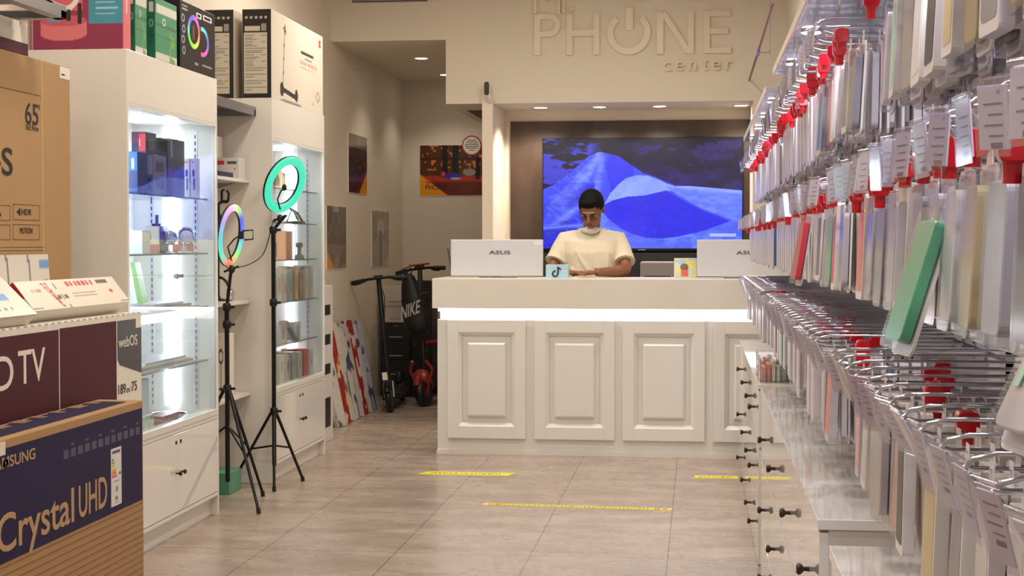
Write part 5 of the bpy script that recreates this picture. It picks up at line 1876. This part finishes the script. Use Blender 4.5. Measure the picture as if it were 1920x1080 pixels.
# ================================================================== BACK PASSAGE
# slotted organiser just past the far cabinet
t = thing('slotted_organiser', 'narrow white unit with black square slots past the farther glass cabinet', 'shelf unit', (LX, 10.02, 0))
MB().box((.002, -.37, 0), (.305, .38, 1.06)).build('carcass', mat('organiser_white', (206, 200, 196), .4), t, bevel=.004)
for k, (za, zb_) in enumerate(((.10, .30), (.46, .53), (.66, .73), (.86, .93))):
    MB().box((.30, -.33, za), (.3065, .30, zb_)).build('slot', BLACK, t)

# flat panels leaning in a row against the wall
def f_panel(seed, base, acc):
    def f(U, V):
        c = np.ones((len(U), 3)) * np.array(base, float)
        c = blend(c, acc, (vnoise(U, V * 3, 3, seed) > .72))
        c = blend(c, (200, 190, 180), (vnoise(U, V * 3, 4, seed + 1) > .86))
        return c
    return f


specs = [((196, 190, 182), (90, 90, 100)), ((150, 34, 34), (214, 150, 50)), ((206, 198, 184), (120, 110, 90)), ((200, 200, 200), (60, 80, 130)), ((190, 182, 176), (70, 70, 80)), ((150, 40, 44), (210, 200, 196)), ((196, 190, 190), (120, 50, 50)), ((170, 176, 196), (60, 70, 120)), ((70, 76, 120), (190, 190, 200)), ((60, 44, 40), (120, 90, 60))]
names = ['nearest', 'second', 'third', 'fourth', 'fifth', 'sixth', 'seventh', 'farthest']
for k in range(8):
    yy = 11.02 + k * .155
    base, acc = specs[k]
    t = thing('printed_board', '%s of the flat printed boards leaning on the passage wall, %s one' % (names[k], {0: 'pale', 1: 'red', 2: 'cream', 3: 'blue-white', 4: 'grey', 5: 'red and white', 6: 'pale', 7: 'light blue', 8: 'blue', 9: 'dark brown'}[k]), 'panel', (LX + .17, yy, 0))
    hgt = .70 + .02 * (k % 3)
    # each panel leans away to the left, its printed face turned to the room
    ln = Vector((-.135, -.02, hgt))
    wv = Vector((-.0 + .05, .30, 0)) * .5
    th_ = Vector((.028, -.004, .004))
    MB().obox((0, 0, 0), wv, ln, th_).build('panel', mat('panel_edge_%d' % (k % 3), [(206, 200, 190), (180, 174, 168), (214, 208, 200)][k % 3], .5), t)
    art('print', Vector((.0288, -.004, .004)) + ln, wv, -ln, 12, 40, f_panel(40 + k, base, acc), ART, t)
    art('print_edge', ln + Vector((.004, -.0008, 0)), th_ * .8, -ln, 4, 40, f_panel(60 + k, base, acc), ART, t)

# stacked cartons behind the scooters
stack = [(-2.66, 0, .16, (26, 24, 28)), (-2.66, .163, .16, (30, 28, 30)), (-2.66, .326, .16, (24, 22, 24)), (-2.66, .489, .16, (28, 26, 28)), (-2.66, .652, .14, (180, 170, 160)), (-2.66, .795, .17, (186, 176, 164))]
lvl = ['lowest', 'second', 'third', 'fourth', 'fifth', 'topmost']
for k, (x_, z_, h_, cc) in enumerate(stack):
    carton('stacked_carton', '%s carton of the stack behind the black scooter, %s' % (lvl[k], 'black' if k < 4 else 'pale grey'), 'box', x_ - .10, x_ + .16, 13.3, 13.6, z_, z_ + h_, cc, facefn=plain(cc, [(.3, .7, .75, .8, (190, 185, 180) if k < 4 else (90, 86, 84)), (.45, .6, .1, .2, (150, 60, 40) if k == 3 else cc)]))
for k in range(6):
    carton('dark_carton', '%s carton of the dark stack between the two scooters' % lvl[k], 'box', -2.49, -2.30, 13.28, 13.55, k * .17, k * .17 + .167, (20, 18, 20), facefn=plain((22, 20, 22), [(.1, .3, .2, .3, (120, 40, 40)), (.5, .8, .6, .64, (110, 106, 104))]))
for k in range(3):
    carton('dark_carton', '%s of the short dark stack right behind the bag' % ['lowest', 'middle', 'topmost'][k], 'box', -2.28, -2.10, 13.9, 14.2, k * .2, k * .2 + .197, (36, 32, 34), facefn=plain((34, 30, 34), [(.1, .5, .2, .7, (150, 140, 140)), (.5, .8, .6, .64, (110, 106, 104))]))


def scooter(name, label, base, rotz, stem_h, body_c, accent, wheel_r, lean=0.10, fat=False):
    """stand-up scooter: front wheel at the origin, deck running back along +Y"""
    t = thing(name, label, 'scooter', base, (0, math.radians(-6.5), rotz))
    wr = wheel_r
    wt = .028 if not fat else .05
    for (yy, nm) in ((0, 'front_wheel'), (.88, 'rear_wheel')):
        w_ = MB().tube([(0, yy + (wr - wt * .8) * math.cos(a), wr + (wr - wt * .8) * math.sin(a)) for a in np.linspace(0, 2 * PI, 29)[:-1]], wt * .9, 10, closed=True).build(nm, BLACK, t)
        MB().lathe([(wr * .55, -.02), (wr * .6, -.012), (wr * .6, .012), (wr * .55, .02)], 20, axis='X', c=(0, yy, wr)).build('hub', accent if fat else STEEL, w_)
        MB().tube([(0, yy + (wr + .018) * math.cos(a), wr + (wr + .018) * math.sin(a)) for a in np.linspace(.5, PI - .4, 12)], .022, 6).xform(Matrix.Diagonal((1.3, 1, 1, 1))).build('mudguard', accent if fat else body_c, t)
    MB().prism([(.14, wr * .75), (.80, wr * .75), (.84, wr * 1.15), (.80, wr * 1.2), (.14, wr * 1.25)], (-.075, 0, 0), (0, 1, 0), (0, 0, 1), (.15, 0, 0)).build('deck', body_c, t, bevel=.008)
    MB().prism([(.18, 0), (.76, 0), (.76, .004), (.18, .004)], (-.062, 0, wr * 1.25), (0, 1, 0), (0, 0, 1), (.124, 0, 0)).build('grip_mat', BLACK, t)
    MB().tube([(0, .16, wr), (0, .10, wr * 1.6), (0, .055, wr * 2.3)], [.035, .032, .028], 10).build('neck', accent if fat else body_c, t)
    top = (0, .05 + lean + .03, stem_h)
    MB().tube([(0, .05, wr * 2.1), (0, .05 + lean * .5, (stem_h + wr * 2) / 2), top], [.026, .022, .02], 12).build('stem', body_c, t)
    for sg in (-1, 1):
        MB().tube([(sg * .035, 0, wr), (sg * .035, .03, wr * 2.1)], .012, 8).build('fork', accent, t)
    hb_ = MB().tube([(-.21, top[1] + .015, stem_h - .005), (-.08, top[1], stem_h + .01), (.08, top[1], stem_h + .01), (.21, top[1] + .015, stem_h - .005)], .011, 10).build('handlebar', BLACKM, t)
    for sg in (-1, 1):
        MB().tube([(sg * .12, top[1] + .006, stem_h + .003), (sg * .225, top[1] + .016, stem_h - .007)], .018, 10).build('grip', BLACK, hb_)
        MB().tube([(sg * .10, top[1] - .01, stem_h), (sg * .15, top[1] - .045, stem_h - .02), (sg * .20, top[1] - .05, stem_h - .025)], .005, 6).build('brake_lever', BLACKM, hb_)
    MB().box((-.035, top[1] - .03, stem_h + .005), (.035, top[1] + .03, stem_h + .035)).build('display', BLACK, t, bevel=.006)
    MB().tube([(0, top[1] - .02, stem_h + .01), (.05, .02, stem_h - .14), (.02, .02, stem_h - .40), (.01, .03, wr * 2.6)], .004, 6).build('brake_cable', BLACK, t)
    return t, top


sc1, top1 = scooter('electric_scooter', 'black electric scooter standing nearest the leaning panels in the passage', (-2.43, 12.10, 0), math.radians(5), 1.06, BLACKM, STEEL, .115)
MB().box((-.02, -.148, .27), (.02, -.142, .33)).build('front_reflector', PAPER, sc1)
REDP = mat('scooter_red', (140, 22, 26), .3, coat=.3)
sc2, top2 = scooter('electric_scooter', 'fat-tyred scooter with red fork beside the counter, bag hanging on its bars', (-2.235, 12.55, 0), math.radians(-14), 1.13, BLACKM, REDP, .125, fat=True)
MB().box((-.12, .30, .50), (.12, .60, .53)).build('red_seat', REDP, sc2, bevel=.012)
MB().tube([(0, .45, .5), (0, .48, .2)], .016, 8).build('seat_post', BLACKM, sc2)
MB().box((-.09, top2[1] - .02, 1.165), (.09, top2[1] + .02, 1.18)).build('red_top_bar', REDP, sc2, bevel=.004)
for sg in (-1, 1):
    MB().tube([(sg * .06, -.03, .38), (sg * .10, .0, .30), (sg * .06, -.02, .20), (sg * .04, 0, .15)], .014, 8).build('red_suspension', REDP, sc2)
MB().ell((0, -.02, .24), (.08, .05, .07)).build('red_guard', REDP, sc2)
# drawstring bag hanging from the bars
t = thing('drawstring_bag', 'black drawstring bag with white lettering hanging on the farther scooter', 'bag', (-2.36, 12.44, 1.10), (0, math.radians(-4), math.radians(-6)))
bg = MB()
rings = []
n = 20
prof = [(0, .03, .02), (-.04, .05, .03), (-.10, .065, .045), (-.22, .085, .055), (-.36, .105, .06), (-.44, .105, .055), (-.49, .07, .035), (-.505, .03, .015)]
vs = []
for (z_, a_, b__) in prof:
    for k in range(n):
        q = 2 * PI * k / n
        wob = 1 + .07 * math.sin(3 * q + z_ * 14)
        vs.append((a_ * wob * math.cos(q) + (-z_) * .10, b__ * wob * math.sin(q), z_))
fs = [(i * n + k, i * n + (k + 1) % n, (i + 1) * n + (k + 1) % n, (i + 1) * n + k) for i in range(len(prof) - 1) for k in range(n)]
bg.add(vs, fs, True)
bg.add(vs[-n:], [tuple(range(n))])
bg.build('sack', mat('black_nylon', (16, 16, 18), .55, bump=.4, nscale=30), t)
MB().tube([(-.03, 0, 0), (-.05, .0, .03), (0, .02, .05), (.05, 0, .03), (.03, 0, 0)], .005, 6).tube([(.05, 0, -.02), (.12, .01, -.2), (.15, .01, -.4)], .004, 6).build('cord', BLACK, t)
ln = text('bag_lettering', 'NIKE', mat('pale_print', (176, 170, 166), .5), t, (-.065, -.068, -.375), (1, 0, .30), (.15, 0, 1), .17, .11, .002, .02)
# thin pole leaning by the counter
t = thing('thin_pole', 'thin grey pole leaning behind the scooters by the counter end', 'pole', (-2.02, 12.9, 0))
MB().tube([(.16, 0, .0), (-.09, .05, 1.30)], .007, 8).build('pole', GREYP, t)

# ================================================================== RIGHT: SLAT WALL, HOOKS AND GOODS
WX = .61       # face of the slat wall
TIP = .25
SEG = [(1.0, 2.98), (3.24, 6.20), (6.50, 9.48)]
SLAT = mat('slat_white', (190, 186, 188), .35)
pos3 = ['nearest', 'middle', 'farthest']
for k, (a, b_) in enumerate(SEG):
    m = MB()
    zz = .82
    while zz < 1.93:
        m.box((WX, a + .004, zz), (RX - .002, b_ - .004, zz + .088))
        zz += .10
    t = thing('slat_wall_panel', '%s section of the white slatted wall the goods hang on' % pos3[k], 'panel', (0, 0, 0))
    m.build('slats', SLAT, t)
    MB().box((WX + .012, a + .004, .80), (RX - .001, b_ - .004, 1.935)).build('backing', mat('slat_groove', (150, 148, 152), .5), t)

# canopy above each section: pale board with lamps shining on the goods
CAN_Z = 1.96
CANM = mat('canopy_gloss', (176, 182, 196), .12, coat=.5)
CG = [(1.0, 5.72), (6.37, 9.44)]
for k, (a, b_) in enumerate(CG):
    t = thing('lit_canopy', '%s glossy canopy with downlights over the hanging goods' % ['nearer long', 'farther short'][k], 'canopy', (.27, (a + b_) / 2, CAN_Z))
    hl = (b_ - a) / 2
    MB().box((0, -hl, 0), (RX - .272, hl, .022)).build('board', CANM, t, bevel=.002)
    MB().box((-.004, -hl, -.002), (0, hl, .024)).build('front_lip', WHITE, t)
    n = int((b_ - a) / .72)
    for i in range(n):
        yy = a + (b_ - a) * (i + .5) / n
        fx = MB().lathe([(.036, 0), (.036, -.005), (.03, -.006)], 20, c=(.05, yy - (a + b_) / 2, 0)).build('lamp_ring', CHROME, t)
        MB().lathe([(.029, -.0062), (.025, -.009)], 20, c=(.05, yy - (a + b_) / 2, 0)).build('lamp_lens', mat('canopy_glow', (255, 255, 255), .5, emit=(222, 226, 255), es=16), fx)
        lamp('canopy_light', 'SPOT', (.32, yy, CAN_Z - .012), 21, (.80, .83, 1.0), size=.03, rot=(0, math.radians(-8), 0), spot=math.radians(150), blend=.9)

# --- drawer cabinets
def drawer_cabinet(y0, y1, top, splits, knobs, label, xf=.25):
    t = thing('drawer_cabinet', label, 'cabinet', ((xf + RX) / 2, (y0 + y1) / 2, 0))
    ox, oy = (xf + RX) / 2, (y0 + y1) / 2
    A, B = xf - ox, RX - ox - .002
    a, b_ = y0 - oy, y1 - oy
    MB().box((A + .02, a, .02), (B, b_, top - .022)).build('carcass', mat('cabinet_side', (206, 202, 198), .35), t, bevel=.002)
    MB().box((A - .004, a - .004, top - .022), (B, b_ + .004, top)).build('top_board', WHITE_G, t, bevel=.0015)
    MB().box((A + .03, a + .002, 0), (B, b_ - .002, .02)).build('plinth', WHITE, t)
    zs = [(.002, .225), (.229, .488), (.492, top - .026)]
    kz = [.10, .352, .615]
    for i in range(len(splits) - 1):
        s0_, s1_ = splits[i] - oy, splits[i + 1] - oy
        for j in range(3):
            d = MB().box((A, s0_ + .003, zs[j][0] + .003), (A + .02, s1_ - .003, zs[j][1] - .003)).build('drawer', WHITE_G, t, bevel=.001)
            MB().lathe([(.006, .0), (.005, -.012), (.012, -.018), (.014, -.024), (.010, -.029)], 14, axis='X', c=(A, knobs[i] - oy, kz[j])).build('knob', mat('dark_bronze', (58, 48, 42), .35, metal=.7), d)
    return t


drawer_cabinet(6.50, 9.48, .762, [6.50, 7.25, 7.86, 8.66, 9.48], [7.0, 7.5, 8.21, 9.07], 'farthest white gloss drawer cabinet, reaching almost to the counter')
drawer_cabinet(3.24, 6.20, .778, [3.24, 3.90, 4.68, 5.46, 6.20], [3.52, 4.25, 5.08, 5.82], 'middle white gloss drawer cabinet under the hooks')
drawer_cabinet(.9, 2.97, .775, [.9, 1.6, 2.28, 2.97], [1.2, 1.95, 2.65], 'nearest white drawer cabinet at the bottom edge of the frame', .252)
# things on the far cabinet top
for k in range(2):
    t = thing('acrylic_tray', ['front', 'rear'][k] + ' clear acrylic box of small goods on the farthest drawer cabinet', 'box', (.31, 6.70 + k * .30, .762))
    MB().box((-.05, -.1, 0), (.07, .1, .003)).box((-.05, -.1, 0), (.07, -.097, .10)).box((-.05, .097, 0), (.07, .1, .10)).box((-.05, -.1, 0), (-.047, .1, .10)).box((.067, -.1, 0), (.07, .1, .10)).build('tray', mat_clear('acrylic', (.96, .96, .97), .12, .03), t)
    for j in range(5):
        cc = [(226, 150, 140), (220, 130, 120), (230, 214, 190), (206, 214, 190), (150, 170, 160)][j]
        MB().box((-.04 + j * .02, -.085, .003), (-.026 + j * .02, .085, .06 + .012 * (j % 3))).build('packet', mat('goods_%d' % j, cc, .4), t)

# --- hooks
LOCKM = RED


def build_hook(kind):
    """double-rod display hook; origin on the slat wall, rod runs towards -X"""
    root = thing('display_hook', 'x', 'hook', (0, 0, 0))
    Lh = WX - TIP
    rod = MB()
    rod.tube([(0, 0, 0), (-Lh + .035, 0, 0), (-Lh + .012, 0, .006), (-Lh + .004, 0, .016)], .0034, 8)
    rod.box((-.004, -.014, -.02), (0, .014, .045))
    rod.build('rod', CHROME, root)
    arm = MB()
    arm.tube([(0, 0, .036), (-Lh + .03, 0, .036), (-Lh + .008, 0, .030), (-Lh, 0, .022)], .0026, 8)
    arm.tube([(-Lh, -.012, .022), (-Lh, .012, .022)], .002, 8)
    arm.build('tag_arm', CHROME, root)
    tg = MB()
    if kind == 'down':
        tg.box((-.0035, -.019, -.062), (-.0015, .019, .004))
    else:
        tg.box((-.0035, -.021, -.046), (-.0015, .021, .008))
    card = tg.build('price_card', PRICE, root)
    sl = MB().box((-.0055, -.024, -.068 if kind == 'down' else -.052), (-.0040, .024, .012)).tube([(-.003, -.022, .012), (-.003, .022, .012)], .004, 6).build('clear_sleeve', SLEEVE, card)
    ink = MB()
    for k in range(4):
        ink.box((-.0040, -.014, -.008 - k * .009), (-.0036, .012 - .006 * (k % 2), -.0065 - k * .009))
    ink.box((-.0040, -.012, -.045), (-.0036, .004, -.040))
    ink.build('price_text', mat('faded_ink', (158, 144, 160), .5), card)
    card.location = (-Lh - .001, 0, .020)
    lk = MB()
    lk.prism(rrect(.030, .034, .008, 3), (0, 0, 0), (1, 0, 0), (0, 0, 1), (0, .024, 0))
    lk.v = [(v[0], v[1] - .012, v[2]) for v in lk.v]
    lk.tube([(0, 0, -.012), (0, 0, -.028)], [.010, .009], 10)
    l_ = lk.build('stop_lock', LOCKM, root, bevel=.002)
    l_.location = (-Lh + .045, 0, -.002)
    return root


def tag_tilt(o, rz, ry):
    o.rotation_euler = (0, ry, rz)


HZ = {1: 1.795, 2: 1.455, 3: 1.115}
PITCH_Y = .1445
ROWN = {1: 'top', 2: 'middle', 3: 'bottom'}
hookA = build_hook('up')
hookB = build_hook('down')
protos = {1: hookA, 2: hookA, 3: hookB}
used = set()
hooks = []
rnd = random.Random(11)
for row in (2, 1, 3):
    y = 1.21 if row != 1 else 1.65
    i = 0
    while y < 9.42:
        gap = (2.95 < y < 3.27) or (6.17 < y < 6.53)
        if not gap:
            p = protos[row]
            if row == 3 and p not in used:
                used.add(p); h = p
            elif row == 2 and p not in used:
                used.add(p); h = p
            else:
                h = copy_tree(p)
            h.location = (WX, y, HZ[row])
            h['label'] = 'double-rod chrome display hook with price tag in the %s row of the slat wall' % ROWN[row]
            h['group'] = 'display hooks of the %s row' % ROWN[row]
            h['category'] = 'hook'
            hooks.append((row, y, h))
            for ch in h.children:
                if ch.name.startswith('price_card'):
                    if row == 3:
                        ch.rotation_euler = (rnd.uniform(-.08, .08), rnd.uniform(-.50, -.15), rnd.uniform(.05, .45))
                    else:
                        ch.rotation_euler = (rnd.uniform(-.05, .05), rnd.uniform(-.15, .15), rnd.uniform(.1, .5) if row == 2 else rnd.uniform(-.05, .3))
                if ch.name.startswith('stop_lock'):
                    if row == 3:
                        ch.location.x = -(WX - TIP) + rnd.choice([.10, .13, .16, .20])
                    else:
                        ch.location.x = -(WX - TIP) + (rnd.choice([.052, .06, .066]) if row == 1 else rnd.choice([.030, .036, .042]))
                    ch.rotation_euler = (rnd.uniform(-.2, .2), 0, 0)
                    ch.scale = (1, 1, rnd.choice([.9, 1, 1.1, 1.7]) if y > 1.3 or row != 2 else 2.3)
        y += PITCH_Y

# --- packages
def build_pack(kind, W, Hh, T):
    """package hanging from the origin; thickness along +X from 0, front faces -X"""
    root = thing('phone_case_package', 'x', 'package', (0, 0, 0))
    r = .014
    P0 = (0, 0, -.012 - Hh / 2)
    if kind == 'box':
        MB().prism(rrect(W, Hh, r * .5, 2), (.0, 0, P0[2]), (0, 1, 0), (0, 0, 1), (T, 0, 0)).prism([(-.018, 0), (.018, 0), (.012, .026), (-.012, .026)], (T * .4, 0, -.013), (0, 1, 0), (0, 0, 1), (.001, 0, 0)).build('box', None, root, bevel=.001)
        MB().prism(rrect(W * .8, Hh * .78, .01, 3), (-.0006, 0, P0[2] - .006), (0, 1, 0), (0, 0, 1), (.0007, 0, 0)).build('printed_face', None, root)
    else:
        MB().prism(rrect(W, Hh, r, 4), (T - .0035, 0, P0[2]), (0, 1, 0), (0, 0, 1), (.0035, 0, 0)).prism([(-.018, 0), (.018, 0), (.012, .026), (-.012, .026)], (T - .003, 0, -.013), (0, 1, 0), (0, 0, 1), (.001, 0, 0)).build('tray', None, root)
        MB().prism(rrect(W * .80, Hh * .80, .012, 4), (.002, 0, P0[2] - .005), (0, 1, 0), (0, 0, 1), (T - .007, 0, 0)).build('case', None, root, bevel=.002)
        MB().prism(rrect(W * .93, Hh * .94, r, 4), (.0, 0, P0[2] - .002), (0, 1, 0), (0, 0, 1), (T - .004, 0, 0)).build('blister', BLISTER, root)
    for ch in root.children:
        if not ch.data.materials:
            ch.data.materials.append(None)
        for s_ in ch.material_slots:
            s_.link = 'OBJECT'
            s_.material = BLISTER if ch.name.startswith('blister') else None
    return root


SHELLS = [mat('pack_shell_%d' % k, c, .28) for k, c in enumerate([(222, 218, 222), (208, 202, 206), (214, 208, 204), (196, 190, 194), (226, 222, 218)])]
CASEC = {'white': (224, 222, 224), 'grey': (140, 136, 142), 'black': (30, 28, 40), 'brown': (104, 86, 74), 'pink': (226, 160, 164), 'red': (222, 40, 60), 'green': (80, 176, 128), 'mint': (170, 216, 196), 'navy': (40, 44, 96), 'tan': (196, 178, 134), 'blue': (90, 130, 200), 'clear': (196, 192, 194), 'orange': (226, 110, 80)}
CM = {k: mat('case_' + k, v, .3) for k, v in CASEC.items()}
WEIGHT = ['white'] * 6 + ['clear'] * 9 + ['grey'] * 6 + ['black'] * 3 + ['brown'] * 2 + ['pink'] * 2 + ['mint', 'navy', 'tan', 'tan', 'red', 'green', 'blue', 'orange']
TYPES = [('box', .088, .185, .0165), ('box', .092, .195, .018), ('tray', .092, .195, .020), ('tray', .095, .200, .022)]
PACK = [build_pack(*a) for a in TYPES]
pack_used = [False] * 4


def place_pack(ti, loc, rot, shell, colr, label, group=None):
    p = PACK[ti]
    if not pack_used[ti]:
        pack_used[ti] = True
        r_ = p
    else:
        r_ = copy_tree(p)
    r_.location = loc
    r_.rotation_euler = rot
    r_['label'] = label
    if group:
        r_['group'] = group
    for ch in r_.children:
        nm = ch.name.split('.')[0]
        if nm in ('box', 'tray'):
            ch.material_slots[0].material = shell
        elif nm in ('case', 'printed_face'):
            ch.material_slots[0].material = CM[colr]
    return r_


slots = []
for (row, y, h) in hooks:
    lock_x = TIP + (.055 if row != 1 else .078)
    if row == 3:
        n = 14 if y < 1.9 else rnd.choice([5, 6, 6, 8, 10])
    else:
        n = rnd.choice([6, 8, 10, 12]) if y < 4 else rnd.choice([5, 7, 9, 12])
    if row == 3:
        x = TIP + rnd.choice([.035, .045, .05, .12])
    else:
        x = lock_x
    base = rnd.choice(WEIGHT)
    for k in range(n):
        ti = rnd.choice([0, 1, 2, 2, 3, 3]) if row == 2 else (rnd.choice([0, 1, 2, 3, 3]) if row == 1 else rnd.choice([0, 0, 1, 2]))
        T = TYPES[ti][3]
        if x + T > WX - .012:
            break
        c_ = base if rnd.random() < .55 else rnd.choice(WEIGHT)
        if y < 2.3 and c_ in ('red', 'orange', 'blue', 'pink', 'navy') and rnd.random() < .8:
            c_ = rnd.choice(['white', 'clear', 'grey', 'black', 'brown'])
        slots.append((row, y, k, x, ti, c_))
        x += T + rnd.uniform(.001, .006) * (2.2 if k < 3 else 1)
# a package shows larger the nearer it is and the nearer it hangs to the hook tip
def score(s_):
    row, y, k, x, ti, c_ = s_
    return y * (1 + .30 * max(0, k - 1) * (1 if y > 2.6 else .35)) + (.6 if row == 3 else 0)


slots.sort(key=score)
NIND = 300
special = {}
for idx, (row, y, k, x, ti, c_) in enumerate(slots[:NIND]):
    sh_ = rnd.choice(SHELLS)
    ry = rnd.uniform(-.02, .05) + (.05 if k == 0 else 0)
    nmc = {'clear': 'milky', 'tan': 'sand-coloured'}.get(c_, c_)
    place_pack(ti, (x, y + rnd.uniform(-.004, .004), HZ[row] - .004), (rnd.uniform(-.02, .02), ry * .6, rnd.uniform(-.06, .06)), sh_, c_,
               'phone case package with %s content hanging among the others in the %s hook row' % (nmc, ROWN[row]), '%s packages hanging in the %s row' % (nmc, ROWN[row]))
# the rest of the packages deeper in and farther away, one mass
mass = {}
rest = MB()
cols_ = []
for (row, y, k, x, ti, c_) in slots[NIND:]:
    kd, W, Hh, T = TYPES[ti]
    n0 = len(rest.f)
    wv = rnd.uniform(-.004, .004)
    rest.prism(rrect(W, Hh, .012, 2), (x, y + wv, HZ[row] - .016 - Hh / 2), (0, 1, 0), (0, 0, 1), (T if kd == 'box' else T * .25, 0, 0))
    cols_ += [0] * (len(rest.f) - n0)
    if kd != 'box':
        n0 = len(rest.f)
        rest.prism(rrect(W * .8, Hh * .8, .01, 1), (x + T * .25, y + wv, HZ[row] - .02 - Hh / 2), (0, 1, 0), (0, 0, 1), (T * .5, 0, 0))
        mi = {'white': 1, 'clear': 1, 'grey': 2, 'black': 3, 'pink': 4, 'red': 5, 'green': 6, 'mint': 7, 'navy': 3, 'tan': 8, 'blue': 9, 'brown': 10, 'orange': 4}[c_]
        cols_ += [mi] * (len(rest.f) - n0)
ro = rest.build('hanging_packages', SHELLS[1], None, fix=False)
for nm in ('clear', 'grey', 'black', 'pink', 'red', 'green', 'mint', 'tan', 'blue', 'brown'):
    ro.data.materials.append(CM[nm])
ro.data.polygons.foreach_set('material_index', cols_)
tag(ro, 'mass of many more phone case packages hanging deeper and farther along the slat wall', 'packages', kind='stuff')

# a few packages that stand out
place_pack(3, (.300, 2.03, 1.415), (0, math.radians(17), math.radians(8)), SHELLS[4], 'green', 'bright green phone case package swinging outwards, tilted, in the middle row')
sp = place_pack(3, (.335, 1.33, 1.375), (0, math.radians(25), math.radians(10)), SHELLS[0], 'clear', 'nearest tilted milky package with blue and red strips at the right frame edge')
for (a_, cc) in ((-.030, 'blue'), (-.010, 'red'), (.012, 'mint')):
    MB().box((-.0012, a_, -.16), (-.0002, a_ + .010, -.05)).build('colour_strip', CM[cc], sp)
place_pack(3, (.285, 4.3, 1.445), (0, math.radians(9), math.radians(6)), SHELLS[1], 'red', 'slim bright red phone case package halfway along the middle row')
